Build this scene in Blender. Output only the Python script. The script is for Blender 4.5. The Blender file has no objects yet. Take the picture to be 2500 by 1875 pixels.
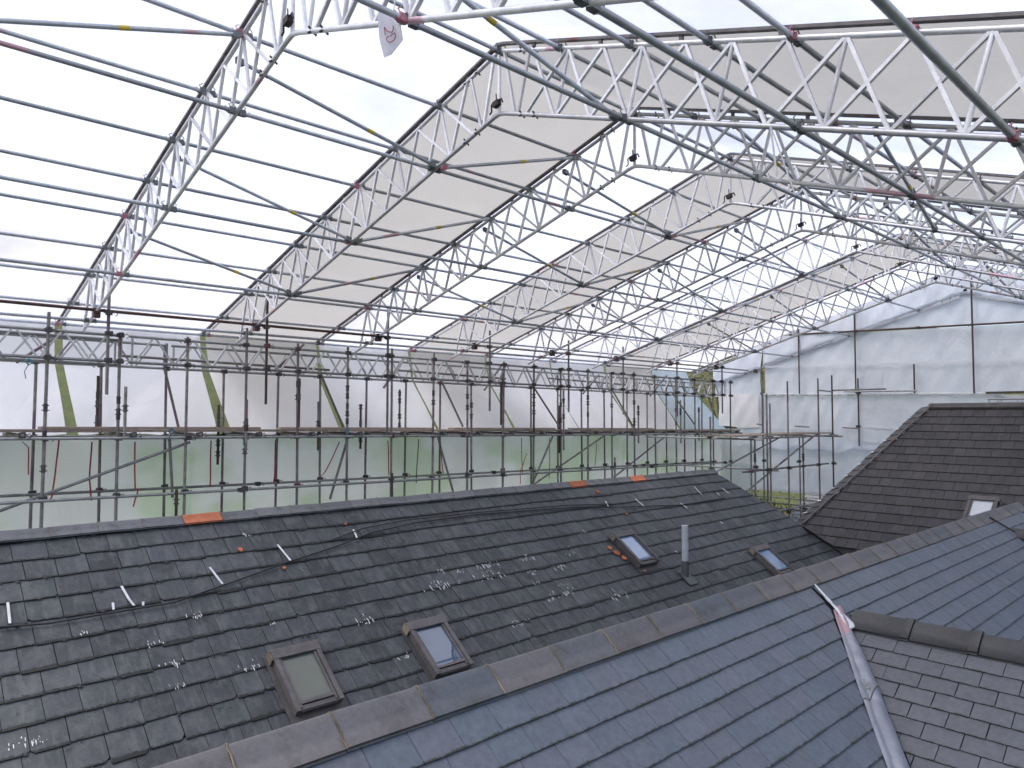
import bpy, math, random
from mathutils import Vector, Matrix
random.seed(7)
V = Vector
S = bpy.context.scene
C = S.collection

# ---------------------------------------------------------------- camera
YAW, PITCH, ROLL = 0.8155, 0.0445, 0.0012
cam_d = bpy.data.cameras.new("camera"); cam = bpy.data.objects.new("camera", cam_d); C.objects.link(cam)
fwd = V((-math.sin(YAW)*math.cos(PITCH), math.cos(YAW)*math.cos(PITCH), math.sin(PITCH)))
rgt = V((math.cos(YAW), math.sin(YAW), 0)); upv = rgt.cross(fwd)
r2 = math.cos(ROLL)*rgt + math.sin(ROLL)*upv; u2 = -math.sin(ROLL)*rgt + math.cos(ROLL)*upv
cam.matrix_world = Matrix(((r2.x, u2.x, -fwd.x, 0), (r2.y, u2.y, -fwd.y, 0), (r2.z, u2.z, -fwd.z, 0), (0, 0, 0, 1)))
cam_d.sensor_width = 36; cam_d.lens = 25.583; cam_d.clip_start = 0.05; cam_d.clip_end = 2000
S.camera = cam
# ---------------------------------------------------------------- sky, sun, exposure
SUN_EL, SUN_ROT = math.radians(58), math.radians(205)
w = bpy.data.worlds.new("World"); S.world = w; w.use_nodes = True
wn = w.node_tree; bg = wn.nodes["Background"]
sky = wn.nodes.new("ShaderNodeTexSky"); sky.sky_type = 'NISHITA'; sky.sun_disc = False
sky.sun_elevation = SUN_EL; sky.sun_rotation = SUN_ROT; sky.air_density = 1.0; sky.dust_density = 4.0; sky.ozone_density = 1.0
wn.links.new(sky.outputs[0], bg.inputs[0]); bg.inputs[1].default_value = 0.15
sun_d = bpy.data.lights.new("sun", 'SUN'); sun_d.energy = 1.5; sun_d.angle = math.radians(25); sun_d.color = (1, .96, .9)
sun = bpy.data.objects.new("sun", sun_d); C.objects.link(sun)
sd = V((math.sin(SUN_ROT)*math.cos(SUN_EL), math.cos(SUN_ROT)*math.cos(SUN_EL), math.sin(SUN_EL)))
sun.rotation_euler = (-sd).to_track_quat('-Z', 'Y').to_euler(); sun.location = (0, 0, 60)
S.view_settings.view_transform = 'Standard'; S.view_settings.look = 'None'
S.view_settings.exposure = 1.0; S.view_settings.gamma = 1
S.cycles.max_bounces = 10; S.cycles.diffuse_bounces = 5; S.cycles.transmission_bounces = 6; S.cycles.transparent_max_bounces = 12
S.cycles.use_denoising = True
S.cycles.sample_clamp_indirect = 6

# ---------------------------------------------------------------- materials
def mat(name):
    m = bpy.data.materials.new(name); m.use_nodes = True; nt = m.node_tree
    return m, nt, nt.nodes["Principled BSDF"]
def N(nt, kind, **k):
    n = nt.nodes.new(kind)
    for a, b in k.items():
        if a in n.inputs.keys(): n.inputs[a].default_value = b
        else: setattr(n, a, b)
    return n
def ramp(nt, fac, stops):
    r = nt.nodes.new("ShaderNodeValToRGB"); nt.links.new(fac, r.inputs[0])
    e = r.color_ramp.elements
    while len(e) < len(stops): e.new(.5)
    for i, (p, c) in enumerate(stops):
        e[i].position = p; e[i].color = (*c, 1) if len(c) == 3 else c
    return r
def mix(nt, fac, a, b, mode='MIX'):
    m = nt.nodes.new("ShaderNodeMix"); m.data_type = 'RGBA'; m.blend_type = mode
    for s, v in ((0, fac), (6, a), (7, b)):
        if hasattr(v, 'links'): nt.links.new(v, m.inputs[s])
        else: m.inputs[s].default_value = v if s == 0 else (*v, 1)
    return m.outputs[2]
def noise(nt, scale, detail=4, vec=None, rough=.6):
    n = N(nt, "ShaderNodeTexNoise", Scale=scale, Detail=detail, Roughness=rough)
    if vec: nt.links.new(vec, n.inputs["Vector"])
    return n.outputs[0]
def obj_vec(nt, scale=(1, 1, 1)):
    tc = nt.nodes.new("ShaderNodeTexCoord"); mp = nt.nodes.new("ShaderNodeMapping")
    nt.links.new(tc.outputs["Object"], mp.inputs[0]); mp.inputs["Scale"].default_value = scale
    return mp.outputs[0]
def bump(nt, b, h, strength, dist=.01):
    bn = N(nt, "ShaderNodeBump", Strength=strength, Distance=dist); nt.links.new(h, bn.inputs["Height"])
    nt.links.new(bn.outputs[0], b.inputs["Normal"])

def metal(name, c1, c2, paint=None, met=.55, rough=.45, paint_amt=.62):
    m, nt, b = mat(name)
    oi = nt.nodes.new("ShaderNodeObjectInfo")
    v = nt.nodes.new("ShaderNodeVectorMath"); v.operation = 'ADD'
    nt.links.new(obj_vec(nt), v.inputs[0]); nt.links.new(oi.outputs["Random"], v.inputs[1])
    v2 = nt.nodes.new("ShaderNodeVectorMath"); v2.operation = 'SCALE'; v2.inputs["Scale"].default_value = 7
    nt.links.new(oi.outputs["Random"], v2.inputs[0]); 
    v3 = nt.nodes.new("ShaderNodeVectorMath"); v3.operation = 'ADD'
    nt.links.new(v.outputs[0], v3.inputs[0]); nt.links.new(v2.outputs[0], v3.inputs[1])
    f = noise(nt, 9, 5, v3.outputs[0])
    col = ramp(nt, f, [(.3, c1), (.7, c2)]).outputs[0]
    # each tube a little lighter or darker
    hv = N(nt, "ShaderNodeMapRange"); nt.links.new(oi.outputs["Random"], hv.inputs[0])
    hv.inputs["To Min"].default_value = .72; hv.inputs["To Max"].default_value = 1.15
    cc = nt.nodes.new("ShaderNodeCombineColor"); [nt.links.new(hv.outputs[0], cc.inputs[i]) for i in range(3)]
    col = mix(nt, 1.0, col, cc.outputs[0], 'MULTIPLY')
    if paint:
        f2 = noise(nt, 1.1, 1, v3.outputs[0])
        msk = ramp(nt, f2, [(paint_amt, (0, 0, 0)), (paint_amt+.025, (1, 1, 1))]).outputs[0]
        col = mix(nt, msk, col, paint)
    nt.links.new(col, b.inputs["Base Color"])
    b.inputs["Metallic"].default_value = met; b.inputs["Roughness"].default_value = rough
    bump(nt, b, noise(nt, 60, 2, v3.outputs[0]), .15, .003)
    return m
M = {}
M['alu'] = metal("white_oxidised_aluminium", (.62, .62, .64), (.80, .80, .82), None, .35, .5)
M['chord'] = metal("aluminium_chord", (.50, .50, .53), (.68, .68, .70), (.52, .34, .40), .5, .42, .66)
M['purlin'] = metal("galvanised_purlin", (.38, .41, .46), (.54, .57, .62), (.50, .31, .35), .45, .38, .70)
M['pole'] = metal("weathered_scaffold_steel", (.14, .13, .12), (.30, .285, .27), (.17, .11, .15), .25, .55, .60)
M['rail'] = metal("dull_galvanised_steel", (.25, .255, .255), (.40, .405, .405), None, .4, .45)
M['rust'] = metal("rusty_brown_steel", (.055, .03, .027), (.11, .06, .05), None, .1, .7)
M['coupler'] = metal("dark_coupler_steel", (.06, .055, .055), (.13, .12, .125), (.16, .07, .08), .4, .6, .62)
M['hook'] = metal("galvanised_hook", (.12, .13, .14), (.22, .24, .25), (.42, .18, .22), .6, .5, .6)
M['track'] = metal("dark_sheeting_track", (.10, .09, .09), (.17, .155, .15), (.12, .03, .03), .3, .5, .7)
M['black'] = metal("blackened_clamp_iron", (.02, .015, .015), (.05, .03, .03), None, .3, .6)
M['beamw'] = metal("grey_beam_aluminium", (.50, .50, .49), (.70, .70, .69), (.26, .22, .30), .4, .5, .66)
M['yellow'] = metal("yellow_band_paint", (.50, .38, .03), (.60, .46, .06), None, 0, .6)
M['red'] = metal("red_webbing", (.35, .02, .03), (.45, .04, .05), None, 0, .8)
M['blue'] = metal("blue_polypropylene_rope", (.04, .20, .28), (.06, .28, .36), None, 0, .8)
M['cable'] = metal("black_cable_rubber", (.012, .012, .012), (.03, .03, .03), None, 0, .6)
M['lead'] = metal("pale_lead_sheet", (.26, .27, .31), (.42, .43, .48), (.40, .26, .28), .15, .5, .60)
M['clip'] = metal("white_painted_lead_clip", (.55, .55, .57), (.75, .75, .77), None, 0, .5)
M['flue_w'] = metal("pale_grey_plastic_pipe", (.38, .40, .42), (.48, .50, .52), None, 0, .45)
M['flue_d'] = metal("dark_grey_collar", (.07, .075, .08), (.12, .125, .13), None, .1, .5)
M['frame'] = metal("grey_window_cladding", (.075, .068, .068), (.13, .12, .12), None, .2, .45)
M['wood'] = metal("bare_timber_edge", (.13, .11, .08), (.21, .175, .13), None, 0, .7)
M['stain'] = metal("white_lime_splash", (.38, .38, .38), (.62, .62, .62), None, 0, .8)
M['orange'] = metal("orange_clay_tile", (.38, .11, .045), (.52, .17, .08), (.20, .12, .10), 0, .8, .72)
M['mortar'] = metal("yellowed_mortar", (.09, .075, .05), (.24, .19, .12), None, 0, .9)
M['ink'] = metal("red_marker_ink", (.35, .02, .05), (.4, .03, .06), None, 0, .7)
M['moss'] = metal("yellow_green_moss", (.10, .10, .02), (.25, .22, .04), None, 0, .95)

def sheeting(name, trans, diff, blur, wt, wc, dirt=.12, crease=.4, cs=2.0, clearcol=(.9, .93, 1), noisescale=.8, foliage_light=None):
    m = bpy.data.materials.new(name); m.use_nodes = True; nt = m.node_tree; nt.nodes.clear()
    out = nt.nodes.new("ShaderNodeOutputMaterial")
    ov = obj_vec(nt, (1, 1, 1))
    f = noise(nt, noisescale, 5, ov)
    k = ramp(nt, f, [(.3, (1-dirt,)*3), (.65, (1, 1, 1))]).outputs[0]
    f3 = noise(nt, .35, 2, ov)
    k2 = ramp(nt, f3, [(.35, (1-dirt*.6, 1-dirt*.6, 1-dirt*.45)), (.65, (1, 1, 1))]).outputs[0]
    tc = mix(nt, 1.0, mix(nt, 1.0, trans, k, 'MULTIPLY'), k2, 'MULTIPLY')
    if foliage_light:  # foliage showing through, painted as a tint on the transmitted colour
        av0 = N(nt, "ShaderNodeTexNoise", Scale=.55, Detail=3, Roughness=.5); nt.links.new(obj_vec(nt, (1, 1, 1.6)), av0.inputs["Vector"])
        tc = mix(nt, 1.0, tc, ramp(nt, av0.outputs[0], [(.36, foliage_light), (.50, (1, 1, 1)), (.66, (1.0, .985, .93))]).outputs[0], 'MULTIPLY')
    t = nt.nodes.new("ShaderNodeBsdfTranslucent"); nt.links.new(tc, t.inputs[0])
    d = nt.nodes.new("ShaderNodeBsdfDiffuse"); dc = mix(nt, 1.0, diff, k, 'MULTIPLY')
    if foliage_light:      # green light from foliage behind painted into the sheet colour, with cream blotches
        av = N(nt, "ShaderNodeTexNoise", Scale=.55, Detail=3, Roughness=.5); nt.links.new(obj_vec(nt, (1, 1, 1.6)), av.inputs["Vector"])
        al = ramp(nt, av.outputs[0], [(.36, foliage_light), (.50, (1, 1, 1)), (.66, (1.0, .985, .93))]).outputs[0]
        dc = mix(nt, 1.0, dc, al, 'MULTIPLY')
    nt.links.new(dc, d.inputs[0])
    if blur:
        cl = N(nt, "ShaderNodeBsdfRefraction", Roughness=.55, IOR=blur); cl.inputs[0].default_value = (*clearcol, 1)
    else:
        cl = nt.nodes.new("ShaderNodeBsdfTransparent"); cl.inputs[0].default_value = (*clearcol, 1)
    gl = N(nt, "ShaderNodeBsdfGlossy", Roughness=.35)
    # folds
    mp = obj_vec(nt, (cs, cs, .35*cs))
    wv = N(nt, "ShaderNodeTexNoise", Scale=1.0, Detail=6, Roughness=.55, Distortion=.5); nt.links.new(mp, wv.inputs["Vector"])
    bn = N(nt, "ShaderNodeBump", Strength=crease, Distance=.15); nt.links.new(wv.outputs[0], bn.inputs["Height"])
    for n_ in (t, d, gl): nt.links.new(bn.outputs[0], n_.inputs["Normal"])
    a = nt.nodes.new("ShaderNodeMixShader"); a.inputs[0].default_value = wt
    nt.links.new(d.outputs[0], a.inputs[1]); nt.links.new(t.outputs[0], a.inputs[2])
    b = nt.nodes.new("ShaderNodeMixShader"); b.inputs[0].default_value = wc
    nt.links.new(a.outputs[0], b.inputs[1]); nt.links.new(cl.outputs[0], b.inputs[2])
    c = nt.nodes.new("ShaderNodeMixShader"); c.inputs[0].default_value = .04
    nt.links.new(b.outputs[0], c.inputs[1]); nt.links.new(gl.outputs[0], c.inputs[2])
    nt.links.new(c.outputs[0], out.inputs[0])
    return m
M['sheet_white'] = sheeting("clear_white_roof_sheeting", (.88, .885, .93), (.8, .8, .8), 0, .85, .33, .26, .1, clearcol=(.86, .89, .98), noisescale=.5)
M['sheet_beige'] = sheeting("old_beige_roof_sheeting", (.60, .59, .57), (.55, .54, .515), 0, .42, .0, .05, .12)
M['sheet_wall'] = sheeting("white_wall_sheeting", (.95, .95, .97), (.99, .98, .99), 0, .18, .03, .06, .35, 1.2)
M['sheet_wallb'] = sheeting("warm_wall_sheeting", (.92, .90, .89), (.97, .95, .94), 0, .16, .03, .05, .3, 1.2)
M['sheet_blue'] = sheeting("blue_tinted_sheeting", (.80, .90, 1.0), (.80, .90, 1.0), 0, .45, .03, .12, .6, 3)
M['sheet_gable'] = sheeting("pale_blue_gable_sheeting", (.92, .93, 1.0), (.93, .96, 1.0), 0, .28, .06, .13, .45, 2.0)
M['sheet_low'] = sheeting("milky_debris_sheeting", (.92, .95, .94), (.90, .92, .90), 1.18, .62, .16, .14, .3, 1.2, (.90, .93, .86), .5, (.74, .86, .66))
M['seam'] = sheeting("white_sheeting_seam", (.97, .97, .98), (.85, .85, .86), 0, .6, .0, .04, .3)
M['tag'] = sheeting("white_plastic_tag", (.85, .85, .92), (.7, .7, .76), 0, .45, .05, .06, .3, 8)

def slate(name, c1, c2, c3, lichen, tail_amt, tail_col=(.018, .02, .012), rough=.55, streak=.5, spots=.0, blot=.5, vary=.22):
    m, nt, b = mat(name)
    geo = nt.nodes.new("ShaderNodeNewGeometry")
    base = ramp(nt, geo.outputs["Random Per Island"], [(0, c1), (.45, c2), (.8, c3), (1, c2)]).outputs[0]
    hv = N(nt, "ShaderNodeTexWhiteNoise"); hv.noise_dimensions = '1D'; nt.links.new(geo.outputs["Random Per Island"], hv.inputs["W"])
    g = ramp(nt, hv.outputs[0], [(0, (1-vary,)*3), (1, (1+vary,)*3)]).outputs[0]
    col = mix(nt, 1.0, base, g, 'MULTIPLY')
    uv = nt.nodes.new("ShaderNodeUVMap"); uv.uv_map = "uv"
    ov = obj_vec(nt)
    # island-shifted coordinates so no pattern carries over from slate to slate
    sh = nt.nodes.new("ShaderNodeVectorMath"); sh.operation = 'SCALE'; sh.inputs["Scale"].default_value = 37
    nt.links.new(hv.outputs[1], sh.inputs[0])
    ad = nt.nodes.new("ShaderNodeVectorMath"); ad.operation = 'ADD'; nt.links.new(ov, ad.inputs[0]); nt.links.new(sh.outputs[0], ad.inputs[1])
    fine = noise(nt, 26, 6, ad.outputs[0], .7)
    col = mix(nt, 1.0, col, ramp(nt, fine, [(.25, (.72, .72, .72)), (.75, (1.25, 1.25, 1.25))]).outputs[0], 'MULTIPLY')
    # big weather patches
    bp = noise(nt, .7, 4, ov, .65)
    col = mix(nt, ramp(nt, bp, [(.42, (0, 0, 0)), (.7, (blot, blot, blot))]).outputs[0], col, tuple(min(1, x*1.7) for x in c2))
    # pale run-off streaks down the slope
    us = nt.nodes.new("ShaderNodeMapping"); nt.links.new(uv.outputs[0], us.inputs[0]); us.inputs["Scale"].default_value = (3.2, .55, 1)
    ad2 = nt.nodes.new("ShaderNodeVectorMath"); ad2.operation = 'ADD'; nt.links.new(us.outputs[0], ad2.inputs[0]); nt.links.new(sh.outputs[0], ad2.inputs[1])
    st = noise(nt, 1.6, 5, ad2.outputs[0], .65)
    col = mix(nt, ramp(nt, st, [(.50, (0, 0, 0)), (.85, (streak, streak, streak))]).outputs[0], col, lichen)
    # each slate holds its own amount of grime
    gr = noise(nt, 4.5, 5, ad.outputs[0], .75)
    col = mix(nt, ramp(nt, gr, [(.46, (0, 0, 0)), (.74, (streak*.8,)*3)]).outputs[0], col, lichen)
    dk = noise(nt, 9, 4, ov, .8)
    col = mix(nt, ramp(nt, dk, [(.60, (0, 0, 0)), (.70, (streak,)*3)]).outputs[0], col, (.012, .013, .012))
    if spots:
        vo = N(nt, "ShaderNodeTexVoronoi", Scale=30.0); nt.links.new(ov, vo.inputs["Vector"])
        sp = ramp(nt, vo.outputs["Distance"], [(.05, (1, 1, 1)), (.12, (0, 0, 0))]).outputs[0]
        pm = ramp(nt, noise(nt, 2.2, 2, ov), [(.52, (0, 0, 0)), (.62, (spots, spots, spots))]).outputs[0]
        col = mix(nt, mix(nt, 1.0, sp, pm, 'MULTIPLY'), col, lichen)
    # dark ragged band towards the tail edge
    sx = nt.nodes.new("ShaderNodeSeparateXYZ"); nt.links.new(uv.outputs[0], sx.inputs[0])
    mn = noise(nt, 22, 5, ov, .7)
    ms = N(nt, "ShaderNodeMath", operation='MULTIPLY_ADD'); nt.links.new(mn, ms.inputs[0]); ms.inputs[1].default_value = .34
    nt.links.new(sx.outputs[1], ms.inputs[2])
    mk = ramp(nt, ms.outputs[0], [(1.02+.16*(1-tail_amt)-.02, (0, 0, 0)), (1.12+.16*(1-tail_amt)-.02, (1, 1, 1))])
    mr = N(nt, "ShaderNodeMapRange"); mr.inputs["From Min"].default_value = 1.02+.14*(1-tail_amt); mr.inputs["From Max"].default_value = 1.09+.14*(1-tail_amt)
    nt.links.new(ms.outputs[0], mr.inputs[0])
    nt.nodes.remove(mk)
    col = mix(nt, mr.outputs[0], col, tail_col)
    nt.links.new(col, b.inputs["Base Color"])
    b.inputs["Roughness"].default_value = rough
    b.inputs["Specular IOR Level"].default_value = .45
    bump(nt, b, noise(nt, 55, 5, ad.outputs[0], .7), .35, .004)
    return m
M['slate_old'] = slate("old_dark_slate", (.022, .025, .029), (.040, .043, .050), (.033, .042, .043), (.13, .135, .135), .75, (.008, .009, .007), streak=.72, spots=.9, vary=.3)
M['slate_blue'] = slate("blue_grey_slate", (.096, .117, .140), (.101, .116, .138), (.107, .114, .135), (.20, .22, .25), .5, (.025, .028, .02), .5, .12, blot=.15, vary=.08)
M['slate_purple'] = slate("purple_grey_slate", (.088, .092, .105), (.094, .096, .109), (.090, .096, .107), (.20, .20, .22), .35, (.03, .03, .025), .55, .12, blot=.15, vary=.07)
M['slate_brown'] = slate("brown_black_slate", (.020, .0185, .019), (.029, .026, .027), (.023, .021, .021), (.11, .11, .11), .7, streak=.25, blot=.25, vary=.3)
M['slate_pale'] = slate("pale_grey_slate", (.15, .15, .15), (.2, .195, .19), (.17, .17, .17), (.25, .25, .25), .3, streak=.2)

def tilemat(name, cols, blotch, amt):
    m, nt, b = mat(name)
    oi = nt.nodes.new("ShaderNodeObjectInfo")
    st = [(i/(len(cols)-1), c) for i, c in enumerate(cols)]
    col = ramp(nt, oi.outputs["Random"], st).outputs[0]
    ov = obj_vec(nt)
    v = nt.nodes.new("ShaderNodeVectorMath"); v.operation = 'SCALE'; v.inputs["Scale"].default_value = 31
    nt.links.new(oi.outputs["Random"], v.inputs[0])
    a = nt.nodes.new("ShaderNodeVectorMath"); a.operation = 'ADD'; nt.links.new(ov, a.inputs[0]); nt.links.new(v.outputs[0], a.inputs[1])
    col = mix(nt, 1.0, col, ramp(nt, noise(nt, 40, 5, a.outputs[0], .7), [(.25, (.78,)*3), (.75, (1.2,)*3)]).outputs[0], 'MULTIPLY')
    col = mix(nt, ramp(nt, noise(nt, 6, 6, a.outputs[0], .7), [(.5, (0, 0, 0)), (.72, (amt,)*3)]).outputs[0], col, blotch)
    nt.links.new(col, b.inputs["Base Color"]); b.inputs["Roughness"].default_value = .55
    bump(nt, b, noise(nt, 70, 4, a.outputs[0], .7), .3, .003)
    return m
M['ridge_f'] = tilemat("brown_blue_ridge_tile", [(.104, .102, .11), (.118, .110, .113), (.074, .085, .10), (.098, .092, .096), (.118, .112, .118), (.084, .082, .086)], (.040, .035, .028), .75)
M['ridge_b'] = tilemat("grey_ridge_tile", [(.10, .105, .115), (.13, .135, .145), (.085, .09, .098), (.12, .125, .135)], (.03, .032, .026), .75)
M['ridge_g'] = tilemat("charcoal_concrete_ridge_tile", [(.040, .041, .042), (.048, .048, .048), (.043, .043, .044)], (.09, .088, .08), .35)
M['ridge_c'] = tilemat("brown_black_ridge_tile", [(.05, .046, .045), (.062, .056, .054), (.045, .043, .043)], (.15, .145, .14), .4)
def glassmat(name, tint):
    m, nt, b = mat(name)
    b.inputs["Base Color"].default_value = (*tint, 1); b.inputs["Roughness"].default_value = .06
    b.inputs["Specular IOR Level"].default_value = .8; b.inputs["IOR"].default_value = 1.9
    f = noise(nt, 3, 4, obj_vec(nt))
    rr = ramp(nt, f, [(.4, (.015,)*3), (.8, (.07,)*3)]).outputs[0]; nt.links.new(rr, b.inputs["Roughness"])
    nt.links.new(mix(nt, f, tint, tuple(x*.6 for x in tint)), b.inputs["Base Color"])
    return m
M['glass'] = glassmat("skylight_glass", (.10, .13, .15)); M['glass_white'] = glassmat("skylight_glass_with_white_blind", (.55, .57, .58))
def plain(name, c1, c2, sc, rough=.9, bs=.4, bd=.02):
    m, nt, b = mat(name); ov = obj_vec(nt)
    col = ramp(nt, noise(nt, sc, 7, ov, .7), [(.3, c1), (.7, c2)]).outputs[0]
    nt.links.new(col, b.inputs["Base Color"]); b.inputs["Roughness"].default_value = rough
    bump(nt, b, noise(nt, sc*4, 5, ov, .7), bs, bd); return m
M['grass'] = plain("green_meadow", (.035, .055, .012), (.095, .10, .035), 1.6)
M['render'] = plain("grey_rendered_wall", (.25, .24, .23), (.35, .34, .32), 1.5)
M['underlay'] = plain("black_underlay", (.012, .012, .012), (.02, .02, .02), 5)
M['board'] = metal("weathered_scaffold_board", (.24, .19, .15), (.38, .32, .26), None, 0, .85)
M['leaf'] = plain("leaf_green", (.05, .08, .015), (.14, .15, .03), 3)
M['leaf_y'] = plain("autumn_leaf_yellow", (.10, .11, .015), (.22, .19, .03), 3)
M['leaf_b'] = plain("brown_twig_foliage", (.12, .10, .06), (.20, .17, .10), 3)
M['bark'] = plain("bark", (.08, .06, .045), (.14, .11, .08), 6)
M['curtain'] = plain("dim_interior", (.10, .10, .10), (.14, .14, .13), 3)

# ---------------------------------------------------------------- builders
def tag(o, label=None, cat=None, group=None, kind=None):
    if label: o['label'] = label
    if cat: o['category'] = cat
    if group: o['group'] = group
    if kind: o['kind'] = kind
    return o
def empty(name, loc, label, cat, group=None):
    o = bpy.data.objects.new(name, None); C.objects.link(o); o.location = loc; o.empty_display_size = .2
    return tag(o, label, cat, group)
def link(name, me, m, parent=None, loc=(0, 0, 0), rot=None):
    o = bpy.data.objects.new(name, me); C.objects.link(o)
    if m is not None and not me.materials: me.materials.append(m)
    if parent is not None: o.parent = parent
    o.location = loc
    if rot is not None: o.rotation_mode = 'QUATERNION'; o.rotation_quaternion = rot
    return o
class MB:
    def __init__(s): s.v = []; s.f = []; s.sm = []; s.uv = []; s.mi = []
    def add(s, vs, fs, smooth=False, uvs=None, mi=0):
        n = len(s.v); s.v += [tuple(x) for x in vs]
        for f in fs: s.f.append(tuple(i+n for i in f)); s.sm.append(smooth); s.mi.append(mi)
        s.uv += uvs if uvs else [(0, 0)]*len(vs)
        return s
    def tube(s, a, b, r, seg=8, caps=True, r2=None, mi=0):
        a, b = V(a), V(b); d = (b-a).normalized(); r2 = r if r2 is None else r2
        t = d.orthogonal().normalized(); q = d.cross(t)
        vs = []
        for p, rr in ((a, r), (b, r2)):
            for i in range(seg):
                an = 2*math.pi*i/seg; vs.append(p+rr*(math.cos(an)*t+math.sin(an)*q))
        s.add(vs, [(i, (i+1) % seg, seg+(i+1) % seg, seg+i) for i in range(seg)], True, mi=mi)
        if caps: s.add(vs, [tuple(range(seg))[::-1], tuple(range(seg, 2*seg))], mi=mi)
        return s
    def path(s, pts, r, seg=8):
        pts = [V(p) for p in pts]; vs = []; prev = None
        for i, p in enumerate(pts):
            d = (pts[min(i+1, len(pts)-1)]-pts[max(i-1, 0)]).normalized()
            t = d.orthogonal().normalized() if prev is None else (prev-d*prev.dot(d)).normalized()
            prev = t; q = d.cross(t)
            for k in range(seg):
                an = 2*math.pi*k/seg; vs.append(p+r*(math.cos(an)*t+math.sin(an)*q))
        fs = [(j*seg+i, j*seg+(i+1) % seg, (j+1)*seg+(i+1) % seg, (j+1)*seg+i) for j in range(len(pts)-1) for i in range(seg)]
        s.add(vs, fs, True); s.add(vs, [tuple(range(seg))[::-1], tuple(range(len(vs)-seg, len(vs)))])
        return s
    def box(s, c, ax, ay, az, mi=0):
        """centre and three half-vectors"""
        c, ax, ay, az = V(c), V(ax), V(ay), V(az)
        vs = [c+i*ax+j*ay+k*az for i in (-1, 1) for j in (-1, 1) for k in (-1, 1)]
        s.add(vs, [(0, 1, 3, 2), (4, 6, 7, 5), (0, 4, 5, 1), (2, 3, 7, 6), (0, 2, 6, 4), (1, 5, 7, 3)], mi=mi); return s
    def bar(s, a, b, wv, hv, mi=0):
        a, b = V(a), V(b); return s.box((a+b)/2, (b-a)/2, V(wv), V(hv), mi)
    def mesh(s, name, mats=()):
        me = bpy.data.meshes.new(name); me.from_pydata(s.v, [], s.f)
        me.polygons.foreach_set("use_smooth", s.sm); me.polygons.foreach_set("material_index", s.mi)
        u = me.uv_layers.new(name="uv"); idx = [0]*len(me.loops); me.loops.foreach_get("vertex_index", idx)
        flat = []
        for i in idx: flat += s.uv[i]
        u.data.foreach_set("uv", flat)
        for m in mats: me.materials.append(m)
        me.update(); return me
    def build(s, name, m, parent=None, loc=(0, 0, 0)):
        ms = m if isinstance(m, (list, tuple)) else [m]
        off = V(loc)
        return link(name, s.mesh(name, ms), None, parent, loc)
def copy_tree(o, parent=None):
    c = o.copy(); C.objects.link(c); c.parent = parent
    for ch in list(o.children): copy_tree(ch, c)
    return c
ORD = ["first", "second", "third", "fourth", "fifth", "sixth", "seventh", "eighth", "ninth", "tenth", "eleventh", "twelfth",
       "thirteenth", "fourteenth", "fifteenth", "sixteenth", "seventeenth", "eighteenth", "nineteenth", "twentieth", "twenty first", "twenty second", "twenty third", "twenty fourth"]
X3 = V((1, 0, 0)); Y3 = V((0, 1, 0)); Z3 = V((0, 0, 1))

# ================================================================ THE PLACE
XR, Y0, SP = -6.116, 2.996, 2.555          # ridge line, nearest truss, bay
ZB, DT = 3.5, 0.732                        # apex of the bottom chord, plumb depth of the truss
TL, TR = .2927, .3416                      # roof slopes left and right
def yn(n): return Y0+SP*n
def cz(u, top, side):                      # point on a chord: u metres along the slope from the ridge
    t = TL if side < 0 else TR; s = math.sqrt(1+t*t)
    return XR+side*u/s, ZB+(DT if top else 0)-t*u/s
XI, XO = -12.6, -13.7                      # inner and outer rows of scaffold poles
def zp(y): return -.20-.0115*(y-1.8)       # top of the boards
def zl(y): return -1.22-.0125*y            # lower ledger
def zbt(y): return 1.30-.0075*y            # eave beam top chord
def zbb(y): return .89-.009*y              # eave beam bottom chord

# ---- ground and hillside
gm = MB(); nx, ny = 60, 60
def gz(x, y):
    z = -7.0
    if x < -19: z += (-19-x)*.55
    if y > 34: z += (y-34)*.20
    return min(z, 12)+.35*math.sin(x*.35)*math.sin(y*.27)
xs = [-160+i*5 if i < 24 else -40+(i-24)*1.6 for i in range(60)]; xs += [30, 60, 120, 200]
ys = [-120, -60, -30]+[-20+i*2 for i in range(48)]+[90, 120, 180, 300]
gm.add([(x, y, gz(x, y)) for x in xs for y in ys],
       [(i*len(ys)+j, (i+1)*len(ys)+j, (i+1)*len(ys)+j+1, i*len(ys)+j+1) for i in range(len(xs)-1) for j in range(len(ys)-1)], True)
tag(gm.build("ground", M['grass']), kind='structure')

# ---- roof trusses
def chord_pts(top, L=8.9, R=7.6):
    zt = ZB+(DT if top else 0)
    pts = []
    x, z = cz(L, top, -1); pts.append((x, 0, z))
    for k in range(5):
        a = .10*(1-k/4*2)
        if a >= 0: x, z = cz(a, top, -1)
        else: x, z = cz(-a, top, 1)
        pts.append((x, 0, z-.012*(1-abs(a)/.1)))
    x, z = cz(R, top, 1); pts.append((x, 0, z))
    return pts
truss_groups = "aluminium lattice trusses carrying the temporary roof"
T0 = empty("roof_truss", (0, yn(0), 0), "", "roof truss", truss_groups)
MB().path(chord_pts(True, 9.25), .0255).build("top_chord", M['chord'], T0)
MB().path(chord_pts(False, 7.62), .0255).build("bottom_chord", M['chord'], T0)
tr = MB()
tp = [V(p)+V((0, 0, .085)) for p in chord_pts(True, 9.45)]
for a, b in zip(tp[:-1], tp[1:]):
    tr.bar(a-(b-a).normalized()*.004, b, (0, .03, 0), (0, 0, .014))
for u in [i*1.0+.6 for i in range(9)]:
    x, z = cz(u, True, -1); tr.box((x, 0, z+.05), (.02, 0, 0), (0, .012, 0), (0, 0, .03))
    if u < 7.5:
        x, z = cz(u, True, 1); tr.box((x, 0, z+.05), (.02, 0, 0), (0, .012, 0), (0, 0, .03))
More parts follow.
